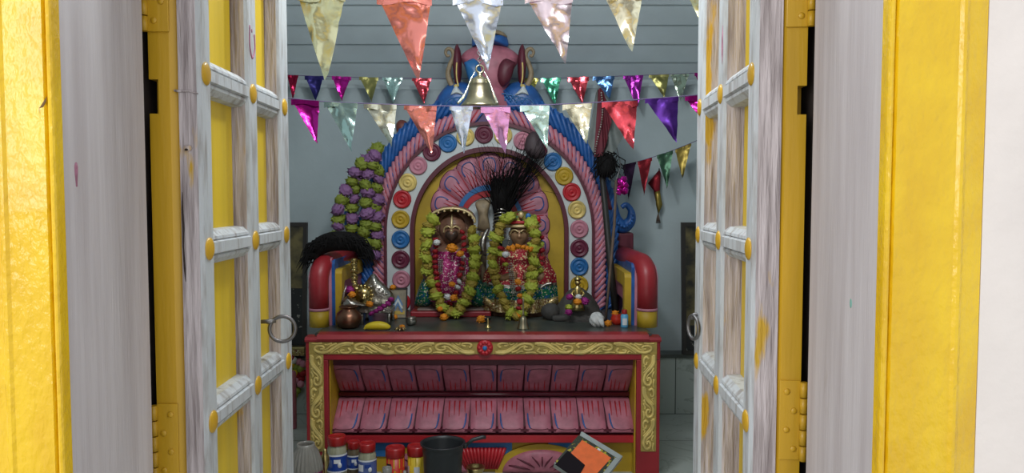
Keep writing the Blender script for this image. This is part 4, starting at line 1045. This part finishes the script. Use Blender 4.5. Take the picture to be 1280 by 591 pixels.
# ------------------------------------------------------------------ right cluster
q = P(722, 392, 3.62); q.z = ZT
m = MB()
def rock(u, v):
    a = 2*PI*u; t = v
    r = (1 - t**1.25)**.62 if t < 1 else 0
    d = V((cos(a)*r, sin(a)*r, t)); nz = 1 + .10*noise.noise(d*2.2 + V((3, 1, 2))) + .05*noise.noise(d*6)
    return q + V((.123*d.x*nz, .10*d.y*nz, .152*t*(1 + .06*noise.noise(d*3))))
m.grid(rock, 40, 16, 0, True, cu=True); m.box(q + V((-.125, -.09, 0)), q + V((.125, .1, .028)), 0, .01)
o = m.build('sacred_stone', MT['stone'], loc=q); tag(o, 'dark grey domed stone under a yellow disc of the arch', 'stone')
q2 = P(688, 396, 3.58); m = MB(); m.ball(V((q2.x, 3.58, ZT + .040)), (.045, .04, .040), 0, 18, lambda d: 1 + .1*noise.noise(d*2)); o = m.build('small_stone', MT['stone'], loc=(q2.x, 3.58, ZT)); tag(o, 'small rounded grey stone beside the right idol\'s skirt', 'stone')
Yk = 3.52; c = lambda x, y, dy=0: P(x, y, Yk) + V((0, dy, 0))
rt = thing('brass_figurine', (c(721, 372).x, Yk, c(721, 386).z), 'small brass figurine standing against the dark domed stone', 'figurine')
m = MB(); m.stack([(c(722, y), a*Yk/F, b*Yk/F) for y, a, b in ((388, 9, 6), (383, 8, 6), (377, 7, 5), (371, 5, 4), (365, 5.5, 4), (360, 5, 3.5), (357.5, 2, 2), (356.5, 1.6, 1.6))], 18, 0)
head(m, c(722, 353), .013, .016, .012, (0, 0)); m.lathe([(.017, 0), (.015, .008), (.006, .016), (.001, .024)], c(722, 350), 14)
for s in (-1, 1): m.tube([c(722 + s*4, 361), c(722 + s*8, 367, -.01), c(722 + s*3, 371, -.025)], [.006, .005, .004], 8)
m.build('body', MT['brass'], rt)
loose('orange', 722, 377, 3.47, .020, 'orange marigold at the feet of the brass figurine'); loose('white', 723, 371, 3.475, .016, 'white flower on the brass figurine')
loose('magenta', 731, 376, 3.49, .022, 'magenta flower right of the brass figurine'); loose('magenta', 712, 371, 3.50, .018, 'magenta flower left of the brass figurine')
loose('lime', 711, 384, 3.47, .018, 'lime flower low on the dark domed stone'); loose('magenta', 711, 390, 3.46, .018, 'magenta flower under the lime one on the domed stone')
q = P(746, 410, 3.40); q.z = ZT
m = MB()
def conch(d): return 1 + .10*sin(7*d.z + 5*math.atan2(d.y, d.x)) + .06*noise.noise(d*3)
m.ball(q + V((0, 0, .030)), (.032, .030, .032), 0, 24, conch)
m.tube([q + V((.012, -.024, .036)), q + V((.020, -.032, .016)), q + V((.026, -.030, .002))], [.014, .010, .004], 10)
o = m.build('conch_shell', MT['fl_white'], loc=q); tag(o, 'white conch shell on the right of the slab', 'shell')
loose('orange', 760, 404, 3.40, .018, 'orange marigold between the conch shell and the red pot', onslab=True)
q = P(771, 408, 3.45); q.z = ZT
m = MB(); m.lathe([(.016, 0), (.026, .012), (.028, .030), (.022, .044), (.024, .048), (.016, .046)], q, 20); o = m.build('red_pot', MT['labelred'], loc=q); tag(o, 'little red pot left of the small blue bottle', 'pot')
loose('orange', 769, 391.5, 3.45, .017, 'orange marigold on the little red pot')
q = P(780.5, 409, 3.38); q.z = ZT
rt = thing('small_bottle', q, 'small blue bottle with red cap by the right throne arm', 'bottle')
m = MB(); m.lathe([(.015, 0), (.0165, .003), (.0165, .052), (.013, .058), (.008, .061)], q, 22); m.build('bottle_body', MT['cream'], rt)
m = MB(); m.lathe([(.0115, .060), (.012, .062), (.012, .076), (.010, .079)], q, 20); m.build('cap', MT['lidred'], rt, label='red cap')
m = MB(); m.grid(lambda u, v: q + V((.0171*sin(-.7 + 1.3*u), -.0171*cos(-.7 + 1.3*u), .012 + .03*v)), 10, 2); m.build('bottle_label', MT['labelwhite'], rt, label='white label')
# poles with cloth behind the right arm
Yp = 3.80; c = lambda x, y, dy=0: P(x, y, Yp) + V((0, dy, 0))
rt = thing('cloth_pole', (c(768, 395).x, Yp - .1, ZT), 'dark pole topped with maroon and grey cloth right of the arch', 'pole')
m = MB(); q = P(770, 398, 3.68); q.z = ZT; m.tube([q, P(763, 330, 3.72), P(757, 265, 3.76), P(751, 205, 3.8), P(748, 150, 3.8), P(748, 112, 3.8)], [.017, .017, .015, .013, .010, .006], 12); m.build('shaft', M('dark_pole', (.022, .02, .018), .5), rt)
m = MB(); m.ball(c(757, 207, -.02), (.048, .04, .058), 0, 18, lambda d: 1 + .25*noise.noise(d*4))
r2 = random.Random(2)
for i in range(160):
    q = c(757 + r2.gauss(0, 6), 200 + r2.gauss(0, 6), r2.uniform(-.05, 0)); m.tube([q, q + V((r2.gauss(0, .02), -.01, -.02)), q + V((r2.gauss(0, .03), -.01, -.07))], [.003, .003, .0008], 4, cap=False)
m.build('hair_tuft', MT['hair'], rt, label='dark hair tuft')
def cloth(outl, dy, amp, mt, nm, lab, nn=30):
    top = smoothpath(px(outl[0], Yp), 8); bot = smoothpath(px(outl[1], Yp), 8); A_, B_ = along(top, nn+1), along(bot, nn+1)
    m = MB()
    def f(u, v):
        p = A_[int(round(u*nn))].lerp(B_[int(round(u*nn))], v); return p + V((0, dy + amp*sin(u*17 + v*2)*(.25 + .75*v), 0))
    m.grid(f, nn, 14); m.grid(lambda u, v: f(u, v) + V((0, .004, 0)), nn, 14); return m.build(nm, mt, rt, label=lab)
cloth(([(745, 116), (748, 111), (752, 116)], [(735, 178), (746, 198), (762, 200), (784, 160)]), .0, .018, MT['greycloth'], 'grey_cloth', 'sheer grey cloth')
cloth(([(747, 113), (750, 111), (753, 115)], [(742, 196), (748, 196), (754, 190), (764, 150)]), -.03, .012, M('maroon_cloth', (.17, .02, .035), .7, var=.3, vs=12), 'maroon_cloth', 'maroon cloth')
m = MB()
for i in range(26): m.ball(c(750 - .2*i + 3*sin(i*.18), 118 + 3.0*i, -.055), .0048, 0, 6)
m.build('bead_chain', MT['silver'], rt, label='silver bead chain')
m = MB()
for k in range(9): a = k*2.4; m.puff([c(775 + 5*cos(a)*.9, 232 + 8*sin(a*.7), -.05) + V((.02*cos(a + t), -.012*sin(t), .02*sin(a + t))) for t in (0, 1.4, 2.8, 4.3, 5.4)], .012)
m.build('foil_flower', FO['magenta'], rt, label='magenta foil flower')
rt = thing('wooden_stick', (P(760, 395, 3.62).x, 3.62, ZT), 'thin brown stick leaning beside the dark cloth pole', 'stick')
m = MB(); q = P(757, 396, 3.56); q.z = ZT; m.tube([q, P(762, 345, 3.6), P(768, 280, 3.66), P(770, 225, 3.7)], [.006, .007, .007, .006], 10); m.build('stick', MT['brownstick'], rt)
m = MB(); m.tube([P(770, 226, 3.7), P(776, 208, 3.75), P(766, 160, 3.9), P(764, 140, 3.96)], .003, 6); m.build('wire_tip', MT['iron'], rt)
q = P(776, 400, 3.55); q.z = ZT
m = MB(); m.tube([q, q + V((.01, .02, .03)), P(784, 368, 3.62)], [.008, .009, .007], 10); o = m.build('short_stick', MT['brownstick'], loc=q); tag(o, 'short brown stick leaning on the right throne arm behind the blue bottle', 'stick')

# ------------------------------------------------------------------ back wall pictures and trinkets
def wallpic(x0, x1, y0, Y, label, dk):
    a, b = P(x0, y0, Y), P(x1, y0, Y); zb, zt = ZD, a.z
    rt = thing('wall_picture', ((a.x + b.x)/2, Y, zb), label, 'picture')
    f = lambda u, z, t: V((u, Y - .06 + t + (z - zb)*.09, z)); m = MB(); w = .022
    for u0, u1, z0, z1 in ((a.x, a.x + w, zb, zt), (b.x - w, b.x, zb, zt), (a.x + w, b.x - w, zb, zb + w), (a.x + w, b.x - w, zt - w, zt)): m.prism([(u0, z0), (u1, z0), (u1, z1), (u0, z1)], f, 0, .022)
    m.build('frame', MT['pframe'], rt)
    zm = zb + (zt - zb)*dk
    m = MB(); m.prism([(a.x + w, zm), (b.x - w, zm), (b.x - w, zt - w), (a.x + w, zt - w)], f, .006, .016, 0)
    m.prism([(a.x + w, zb + w), (b.x - w, zb + w), (b.x - w, zm), (a.x + w, zm)], f, .006, .016, 1); m.build('print', [MT['pic'], MT['picdark']], rt)
wallpic(262, 383.5, 278, 4.22, 'dark framed picture on the ledge behind the left door leaf', .5)
wallpic(852, 975, 278, 4.22, 'dark framed picture on the ledge behind the right door leaf', .22)
q = P(371, 436, 4.16); q.z = ZD
rt = thing('trinket_box', q, 'small gilt trinket box on the left ledge', 'box')
m = MB(); m.box(q + V((-.05, -.035, 0)), q + V((.05, .01, .035)), 0, .004); m.build('box_body', MT['goldseq'], rt)
m = MB(); m.box(q + V((-.053, -.038, .035)), q + V((.053, .012, .050)), 0, .004); m.build('lid', MT['brass'], rt)
rt = thing('ball_garland', P(368, 448, 4.12), 'string of red, yellow and green balls hanging below the left ledge', 'garland')
m = MB(); cs = [MT['fl_red'], MT['banana'], MT['fl_green'], MT['labelyellow'], MT['pink'], MT['fl_white']]
mes = []
for k, mt in enumerate(cs):
    b = MB(); b.ball((0, 0, 0), 1, 0, 14, lambda d: 1 + .03*sin(9*math.atan2(d.y, d.x))); o = b.build('ball_%d' % k, mt); mes.append(o.data); bpy.data.objects.remove(o)
for k, (x, y) in enumerate(((363, 447), (367, 450), (374, 452), (379, 455), (364, 456), (370, 459), (376, 461), (368, 466), (373, 468), (379, 466), (364, 470), (371, 475), (376, 480), (366, 483), (372, 488), (368, 494), (362, 462), (377, 473))):
    place(mes[(k*5 + k//3) % 6], 'ball', rt, P(x, y, 4.13 + .01*(k % 3)), .020)
m.tube(px([(366, 440), (368, 455), (371, 475), (370, 496)], 4.14), .003, 5); m.build('thread', MT['brownstick'], rt)
q = P(366, 553, 3.92); m = MB(); m.lathe([(.02, 0), (.022, .01), (.022, .29), (.016, .30)], V((q.x, 3.92, 0)), 16); o = m.build('rolled_sheet', MT['rose'], loc=(q.x, 3.92, 0)); tag(o, 'dull pink rolled sheet standing at the left of the altar', 'roll')
# small pennant flag pinned on the back wall
rt = thing('small_flag', P(818, 212, 4.22), 'small wine and gold cloth flag with a tassel hanging on the right back wall', 'flag')
m = MB(); o_ = [(810, 229), (824, 212), (826, 216), (825, 240), (828, 255), (823, 266), (821, 258), (817, 238)]
m.puff(px(o_, 4.23), .012, 0, rings=3); m.build('cloth', FO['wine'], rt)
m = MB(); m.puff(px([(819, 240), (825, 238), (828, 256), (823, 268), (820, 256)], 4.215), .010, 0, rings=3); m.build('gold_panel', FO['dgold'], rt, label='gold lower panel')
m = MB()
for k in range(7): m.tube([P(823, 266, 4.22), P(822 + k*.5 - 1, 272, 4.22), P(821 + k*.9 - 1, 279, 4.22)], .0016, 4)
m.build('tassel', MT['brownstick'], rt)
m = MB(); m.tube([P(824, 212, 4.23), P(824, 211, 4.285)], .004, 8); m.build('nail', MT['iron'], rt)

# ------------------------------------------------------------------ bunting
def pennant(root, a, b, tip, colr, seed, lab, fold=True):
    """a, b top corners, tip: world points; a wrinkled foil triangle, its top edge folded over the string"""
    a, b, tip = V(a), V(b), V(tip); n = 12; sd = V((seed*7.3, seed*3.1, 0)); w = (b-a).length
    m = MB(); idx = {}
    vs = []
    for j in range(n+1):
        for i in range(n+1-j):
            s = i/max(1, n-j) if n > j else .5; t = j/n
            p = a.lerp(b, s).lerp(tip, t)
            q = V((p.x*22, p.z*22, 0)) + sd
            p = p + V((0, w*(.16*noise.noise(q*.6)*t**.5 + .055*noise.noise(q*1.9)) + w*.10*sin((s-.5)*4 + seed)*t, .006*noise.noise(q*3)*w*3*t))
            idx[(i, j)] = len(vs); vs.append(p)
    fs = []
    for j in range(n):
        for i in range(n-j):
            fs.append((idx[(i, j)], idx[(i+1, j)], idx[(i, j+1)]))
            if i < n-j-1: fs.append((idx[(i+1, j)], idx[(i+1, j+1)], idx[(i, j+1)]))
    m.add(vs, fs, 0, True)
    m.grid(lambda u, v: a.lerp(b, u) + V((0, -.003 - .002*sin(u*9), -(.004 + w*.13*(1 + .3*sin(u*7 + seed)))*v)), 8, 2, 0)
    o = m.build('pennant', FO[colr], root, label=lab, recalc=False); return o
def bunting(label, string, Y, pens, group='foil pennant strings', sr=.0018):
    sp = smoothpath([P(q[0], q[1], q[2] if len(q) > 2 else Y) for q in string], 6)
    root = thing('bunting', sp[0], label, 'bunting', group)
    m = MB(); m.tube(sp, sr, 6); m.build('string', M('violet_string', (.14, .10, .20), .6), root)
    for k, (x0, y0, x1, y1, tx, ty, colr) in enumerate(pens):
        pennant(root, P(x0, y0, Y), P(x1, y1, Y), P(tx, ty, Y - .02), colr, k + Y*3, colr_name[colr] + ' foil pennant')
colr_name = dict(magenta='magenta', teal='pale teal', silver='silvery gold', coral='coral red', ice='ice blue', pink='pink', mint='mint', gold='pale gold', red='bright red', purple='dark purple', navy='navy',
    dred='dark red', olive='olive', green='green', blue='blue', violet='violet', yellow='yellow', pale='pale pink', lemon='lemon silver', greens='silver green', black='dark plum', wine='wine', dgreen='dark green', dgold='dull gold')
bunting('nearest foil bunting with the largest pennants, high across the doorway', [(-137, -60), (120, -24), (330, -9), (480, -6), (640, -5), (790, -6), (905, -10), (1120, -24), (1367, -50)], 1.98,
    [(371, -9, 432, -8, 407, 101, 'lemon'), (471, -7, 540, -6, 523, 102, 'coral'), (566, -6, 629, -5, 610, 88, 'ice'), (656, -6, 716, -6, 707, 80, 'pale'), (754, -8, 804, -8, 790, 65, 'gold'), (857, -10, 915, -11, 897, 70, 'lemon')])
bunting('middle foil bunting hanging in front of the brass bell rim', [(53, 76), (200, 101), (370, 123.5), (450, 129), (560, 132.5), (640, 132.5), (745, 128), (830, 122), (890, 117), (1030, 104), (1190, 84)], 2.62,
    [(364, 124, 399, 126, 397, 180, 'magenta'), (405, 127, 447, 129, 440, 190, 'teal'), (455, 130, 496, 131, 490, 184, 'silver'), (505, 132, 546, 133, 540, 193, 'coral'), (562, 133, 591, 133, 580, 192, 'ice'),
     (601, 134, 638, 134, 632, 193, 'pink'), (650, 132, 687, 132, 684, 187, 'mint'), (703, 131, 740, 129, 733, 180, 'gold'), (752, 128, 797, 126, 791, 187, 'red'), (806, 124, 848, 121, 846, 178, 'purple'), (856, 121, 892, 117, 884, 160, 'magenta')])
bunting('farthest foil bunting along the top of the back wall', [(269, 90), (345, 93), (420, 96), (540, 98), (650, 98), (745, 96), (880, 91), (987, 86)], 4.14,
    [(359, 94, 373, 94, 366, 124, 'dred'), (381, 95, 405, 95, 395, 126, 'navy'), (415, 95, 439, 96, 427, 126, 'magenta'), (449, 96, 473, 97, 465, 128, 'olive'), (478, 97, 503, 97, 492, 130, 'teal'), (515, 98, 539, 98, 530, 130, 'red'),
     (652, 98, 673, 98, 664, 122, 'yellow'), (676, 98, 701, 97, 694, 132, 'green'), (710, 97, 736, 96, 728, 130, 'red'), (741, 96, 768, 95, 762, 124, 'blue'), (779, 95, 804, 94, 797, 134, 'violet'), (811, 94, 836, 93, 831, 122, 'olive'), (838, 93, 861, 92, 851, 128, 'greens'), (868, 91, 890, 91, 880, 120, 'magenta')])
bunting('short slanting bunting of dark pennants on the right back wall', [(757, 211, 3.82), (774, 207.5), (800, 201), (835, 190), (875, 174), (905, 160), (993, 120)], 4.08,
    [(778, 206, 795, 202, 786, 251, 'black'), (797, 202, 815, 197, 805, 245, 'wine'), (821, 194, 841, 188, 834, 236, 'dgreen'), (844, 187, 864, 179, 853, 223, 'dgold')])

# ------------------------------------------------------------------ hanging brass bell
Yb = 2.78; kb = Yb/F; q = P(600, 134, Yb)
rt = thing('hanging_bell', P(600, 20, Yb), 'large brass bell hanging from a chain in front of the arch crest', 'bell')
zt = 134
pr = [(24.5, 0), (25, 1.2), (23.5, 3), (20, 6.5), (17, 11), (15, 17), (14, 24), (13.5, 28), (14, 29), (12.6, 30), (12.6, 32), (10, 35), (6, 37), (3.5, 38.5), (3, 41), (4, 42.5), (1, 43)]
m = MB(); m.lathe([(r*kb, z*kb) for r, z in pr], q, 40)
m.lathe([(20*kb, 1*kb), (12*kb, 20*kb), (8*kb, 27*kb)], q, 30); m.build('bell_body', MT['bellbrass'], rt)
m = MB(); m.tube([q + V((0, 0, 22*kb)), q + V((0, 0, 4*kb))], .004, 8); m.ball(q + V((0, 0, 1*kb)), 3.6*kb, 0, 14); m.build('clapper', MT['iron'], rt)
m = MB(); torus(m, q + V((0, 0, 47*kb)), 4.6*kb, 1.3*kb, (.15, -1, 0), 28, 8); m.build('ring', MT['bellbrass'], rt)
m = MB(); z = 53*kb; i = 0
zroof = zc0 + (YW - Yb)*sl - .02
while q.z + z < zroof + .02:
    n_ = (1, 0, 0) if i % 2 == 0 else (0, 1, 0); a = 2*PI
    torus(m, q + V((0, 0, z)), .008, .0022, n_, 14, 6); z += .0135; i += 1
m.build('chain', MT['iron'], rt)
m = MB()
for s in (-1, 1):
    pp = smoothpath([q + V((s*5*kb, -.02, 44*kb)), q + V((s*11*kb, -.03, 32*kb)), q + V((s*17*kb, -.04, 16*kb)), q + V((s*(22 if s > 0 else 26)*kb, -.06, 2*kb))], 5)
    m.tube(pp, [.0012 + .0042*k_/len(pp) for k_ in range(len(pp))], 6)
m.build('foil_streamer', FO['silver'], rt, label='pale gold foil streamers')

# ------------------------------------------------------------------ things on the floor before the altar
def jar(x, ytop, Y, w, kind, label):
    p = P(x, ytop, Y); p.z, H = 0, P(x, ytop, Y).z; r = w*.5*Y/F; p.y = Y
    rt = thing('spice_jar', p, label, 'jar', 'plastic jars before the altar')
    mod = lambda a, z: 1 + .035*cos(18*a)
    bm_, lab_, lidz = kind
    body = [(r*.88, .0), (r*.97, .006), (r*.97, H*.30), (r*.99, H*.36), (r*.99, H*.62), (r*.97, H*.66), (r*.95, H*.78), (r*.80, H*.84), (r*.78, H*.86)]
    m = MB(); m.lathe(body, p, 54, 0, mod=mod); m.build('jar_body', bm_, rt)
    m = MB(); m.lathe([(r*.90, H*.845), (r*.93, H*.85), (r*.93, H*.975), (r*.88, H), (r*.70, H), (r*.66, H*.985), (r*.01, H*.985)], p, 54, 0, mod=lambda a, z: 1 + (.012*cos(40*a) if H*.86 < z < H*.97 else 0)); m.build('lid', MT['lidred'], rt, label='red screw lid')
    m = MB(); rl = r*1.045
    m.grid(lambda u, v: p + V((rl*sin(2*PI*u), -rl*cos(2*PI*u), H*(.40 + .31*v))), 48, 3, 0, cu=True)
    r3 = random.Random(int(x))
    def cp(u, v, o): return p + V(((rl + o)*sin(u), -(rl + o)*cos(u), H*(.40 + .31*v)))
    def patch(u0, u1, v0, v1, o, mi): m.grid(lambda a, b: cp(u0 + (u1-u0)*a, v0 + (v1-v0)*b, o), 8, 2, mi)
    patch(-1.5, 1.5, .90, 1.0, .0008, 2); patch(-1.5, 1.5, .0, .08, .0008, 2)
    patch(-.95, -.25, .30, .72, .0009, 1); patch(-.10, .55, .52, .74, .0009, 3)
    m.ball(cp(.45, .42, .0), (r*.24, .004, H*.05), 2, 10)
    m.build('jar_label', [lab_[0], lab_[1], lab_[2], lab_[3]], rt, label='printed paper label')
    return rt
LB_ = (MT['labelblue'], MT['labelpale'], MT['labelwhite'], MT['labelwhite']); LP_ = (MT['labelpale'], MT['labelwhite'], MT['labelwhite'], MT['labelblue'])
jar(421, 544, 3.06, 24.5, (MT['jar'], LB_, .8), 'tallest blue-labelled jar with red lid beside the altar\'s left post')
jar(442, 551, 3.14, 17, (MT['jarbrown'], LB_, .8), 'narrow dark jar between the two blue-labelled jars')
jar(459, 553, 3.04, 22.5, (MT['jar'], LP_, .8), 'pale blue-labelled ribbed jar with dark red lid')
def can(x, ytop, Y, w, label, k):
    p = P(x, ytop, Y); H = p.z; p = V((p.x, Y, 0)); r = w*.5*Y/F
    rt = thing('powder_can', p, label, 'jar', 'red and yellow cans before the altar')
    m = MB(); m.lathe([(r*.93, 0), (r*.97, .004), (r*.97, H*.80)], p, 36, 0); m.build('can_body', MT['labelred'] if k else MT['labelyellow'], rt)
    m = MB(); m.lathe([(r*.99, H*.80), (r*1.03, H*.81), (r*1.03, H*.96), (r*.95, H), (r*.72, H), (r*.68, H*.985), (r*.30, H*.985), (r*.01, H*.99)], p, 40, 0); m.build('lid', MT['lidred'], rt, label='red lid')
    m = MB(); rl = r*.985
    def patch(u0, u1, v0, v1, o, mi): m.grid(lambda a, b: p + V(((rl + o)*sin(u0 + (u1-u0)*a), -(rl + o)*cos(u0 + (u1-u0)*a), H*(v0 + (v1-v0)*b))), 10, 3, mi)
    if k:
        patch(-3.1, 3.1, .60, .79, .0, 0); patch(-.9, -.3, .62, .69, .0008, 1)
        for j in range(6): patch(-1.0 + .34*j, -.86 + .34*j, .18, .48 + .08*(j % 2), .0006, 0)
        m.grid(lambda a, b: p + V(((rl + .0007)*sin(.15 + .8*a), -(rl + .0007)*cos(.15 + .8*a), H*(.14 + .42*b*(1 - .3*a)))), 8, 4, 2)
    else:
        patch(-3.1, 3.1, .62, .79, .0, 0); patch(-1.2, -.8, .05, .60, .0005, 3); patch(-.55, .5, .05, .42, .0005, 4); patch(-.2, .4, .46, .6, .0007, 3)
    m.build('can_label', [MT['labelyellow'], MT['plasticblack'], MT['orange'], MT['labelwhite'], MT['labelred']], rt, label='yellow and red printed label')
can(494, 558, 3.04, 24, 'red and yellow can with red lid left of its neighbour by the bucket', 1)
can(521, 556, 3.06, 24, 'red-lidded can partly hidden by the black bucket', 0)
q = P(484, 584, 2.96); H = q.z; p = V((q.x, 2.96, 0))
m = MB(); m.lathe([(.012, 0), (.016, .01), (.013, H*.5), (.018, H*.82), (.019, H), (.016, H), (.012, H*.85)], p, 20); o = m.build('white_cup', MT['greyrib'], loc=p); tag(o, 'small pale cup in front of the red and yellow can', 'cup')
q = P(506, 588, 2.98); H = q.z; p = V((q.x, 2.98, 0))
m = MB(); m.lathe([(.014, 0), (.018, .01), (.015, H*.5), (.010, H*.8), (.006, H), (.003, H)], p, 20); o = m.build('glass_vial', MT['greyrib'], loc=p); tag(o, 'small grey flask between the two red-lidded cans', 'flask')
# bucket
q = P(553.5, 552.5, 2.95); H = q.z; p = V((q.x, 2.95, 0)); r = 28*2.95/F
rt = thing('bucket', p, 'black plastic bucket in the middle of the floor before the altar', 'bucket')
m = MB(); m.lathe([(r*.76, 0), (r*.78, .004), (r*.90, H*.84), (r*.93, H*.86), (r*.93, H*.90), (r*.96, H*.97), (r*1.02, H*.98), (r*1.03, H), (r*.96, H), (r*.92, H*.95), (r*.74, .012), (r*.01, .012)], p, 48); m.build('bucket_body', MT['plasticblack'], rt)
m = MB()
m.tube([p + V((r*1.0, .01, H*.93)), p + V((r*1.35, .02, H*1.015)), p + V((r*1.80, .03, H*1.045)), p + V((r*1.95, .03, H*1.04))], [.006, .008, .009, .007], 8); m.ball(p + V((r*1.0, .01, H*.93)), .012, 0, 10); m.build('handle', MT['plasticblack'], rt)
# ribbed pot
q = P(382, 554, 2.90); H = q.z; p = V((q.x, 2.90, 0)); k = 2.90/F
rt = thing('ribbed_canister', p, 'grey ribbed canister with magenta band at the left edge of the doorway view', 'canister')
m = MB(); prz = [(20*k, H - .105), (20.5*k, H - .098), (19*k, H - .07), (15*k, H - .03), (11.5*k, H - .010), (11.5*k, H), (9.5*k, H), (9.5*k, H - .01), (12*k, H - .04)]
m.lathe(prz, p, 96, 0, mod=lambda a, z: 1 + (.06*cos(24*a) if z < H - .012 else 0)); m.build('ribbed_top', MT['greyrib'], rt)
m = MB(); m.lathe([(17*k, 0), (19*k, .006), (19.5*k, H - .10)], p, 40, 0); m.lathe([(19.8*k, H - .125), (19.8*k, H - .112)], p, 40, 1)
m.grid(lambda u, v: p + V((19.9*k*sin(-.6 + .9*u), -19.9*k*cos(-.6 + .9*u), H - .20 + .07*v)), 12, 2, 2); m.build('canister_body', [MT['fl_magenta'], MT['plasticblack'], MT['labelwhite']], rt, label='magenta body with black and white print')
q = P(406, 560, 3.0); H = q.z; p = V((q.x, 3.0, 0)); k = 3.0/F
m = MB(); m.lathe([(6*k, 0), (6*k, .01), (2.5*k, .03), (2.5*k, H - .09), (5*k, H - .07), (6*k, H - .05), (5*k, H - .03), (2.5*k, H - .02), (3*k, H - .008), (.5*k, H)], p, 20); o = m.build('brass_lamp_stand', MT['brass'], loc=p); tag(o, 'slim knobbed brass lamp stand between grey canister and tallest jar', 'lamp stand')
q = P(594.5, 583, 3.02); H = q.z; p = V((q.x, 3.02, 0)); k = 3.02/F
m = MB(); m.lathe([(6*k, 0), (7*k, .006), (4*k, .02), (8*k, H - .03), (11.5*k, H - .006), (12*k, H), (10.5*k, H), (8*k, H - .010), (.1*k, H - .014)], p, 32); o = m.build('brass_bowl', MT['brass'], loc=p); tag(o, 'small brass bowl right of the black bucket', 'bowl')
# tray with an orange card, propped on a dark bowl
p = V((P(722, 590, 3.0).x, 2.98, 0))
m = MB(); m.lathe([(.04, 0), (.045, .006), (.058, .03), (.066, .055), (.070, .06), (.064, .06), (.03, .02)], p, 36); o = m.build('dark_bowl', MT['plasticblack'], loc=p); tag(o, 'black bowl under the tilted silvery tray', 'bowl')
tq = P(727, 540, 3.07)
rt = thing('card_tray', tq, 'square silvery tray with an orange card, tilted on a black bowl', 'tray')
ea, eb = V((.156, -.07, -.078)), V((-.118, -.125, -.086)); n_ = eb.cross(ea).normalized()
if n_.z < 0: n_ = -n_
W2 = lambda a, b, t: tq + ea*a + eb*b + n_*t
def sheet(nm, pl, t0, t1, mt, lab=None, m=None):
    m = m or MB(); m.prism(pl, W2, t0, t1); return m.build(nm, mt, rt, label=lab)
m = MB(); m.prism([(0, 0), (1, 0), (1, 1), (0, 1)], W2, -.026, -.018)
for pl in ([(0, 0), (1, 0), (1, .05), (0, .05)], [(0, .97), (1, .97), (1, 1), (0, 1)], [(.90, .05), (1, .05), (1, .97), (.90, .97)]): m.prism(pl, W2, -.020, .006)
m.build('tray_body', MT['tray'], rt)
sheet('printed_pack', [(.0, .13), (.90, .13), (.90, .98), (.0, .98)], -.018, .007, M('dark_pack', (.03, .035, .02), .4, patch=.56, pcol=(.50, .42, .03), ps=55), 'dark pack with yellow print')
sheet('pale_margin', [(.02, .02), (.98, .02), (.98, .12), (.02, .12)], .005, .0085, MT['tray'], 'pale grey margin')
sheet('orange_card', [(.13, .19), (.84, .19), (.80, .93), (.13, .93)], .007, .0085, MT['orange'])
sheet('black_flap', [(.05, .60), (.52, .68), (.58, 1.06), (.04, 1.03)], .0088, .0125, M('black_card', (.010, .006, .009), .8, spec=.2), 'black card flap')
sheet('white_clip', [(.50, .16), (.57, .16), (.57, .20), (.50, .20)], .0086, .0115, MT['labelwhite'], 'small white clip')
WORLD = .85; EXPO = 0.2
AREAS = [('left_gloss_fill', (-1.7, -1.1, 1.9), (-.3, 1.1, 1.1), 1.0, 1.6, 28, (1.0, .98, .94)),  # added fill behind the camera, gives the left yellow frame its highlights
         ('altar_fill', (-.1, 1.56, 2.6), (-.1, 3.4, .9), 1.0, .1, 18, (.92, .97, 1.0))]  # added unseen strip over the doorway, brightens the altar front
BULB = ((-.1, 2.15, 2.12), 22, (.90, .97, 1.0), .06)
# ------------------------------------------------------------------ light and camera
w = bpy.data.worlds.new('world'); scene.world = w; w.use_nodes = True
bg = w.node_tree.nodes['Background']; bg.inputs['Color'].default_value = (.93, .96, 1.0, 1); bg.inputs['Strength'].default_value = WORLD
def area(nm, loc, to, size, sizey, power, col):
    l = bpy.data.lights.new(nm, 'AREA'); l.shape = 'RECTANGLE'; l.size = size; l.size_y = sizey; l.energy = power; l.color = col
    o = bpy.data.objects.new(nm, l); COL.objects.link(o); o.location = loc
    o.rotation_euler = (V(to) - V(loc)).to_track_quat('-Z', 'Y').to_euler(); return o
for a in AREAS: area(*a)
l = bpy.data.lights.new('ceiling_bulb', 'POINT'); l.energy = BULB[1]; l.color = BULB[2]; l.shadow_soft_size = BULB[3]
o = bpy.data.objects.new('ceiling_bulb', l); COL.objects.link(o); o.location = BULB[0]
cd = bpy.data.cameras.new('camera'); cd.sensor_fit = 'HORIZONTAL'; cd.sensor_width = 36; cd.lens = 27; cd.clip_start = .02
co = bpy.data.objects.new('camera', cd); COL.objects.link(co); co.location = (0, 0, E); co.rotation_euler = (R(90) + PITCH, 0, 0)
scene.camera = co
scene.view_settings.view_transform = 'Standard'; scene.view_settings.look = 'None'; scene.view_settings.gamma = 1; scene.view_settings.use_curve_mapping = False
scene.view_settings.exposure = EXPO
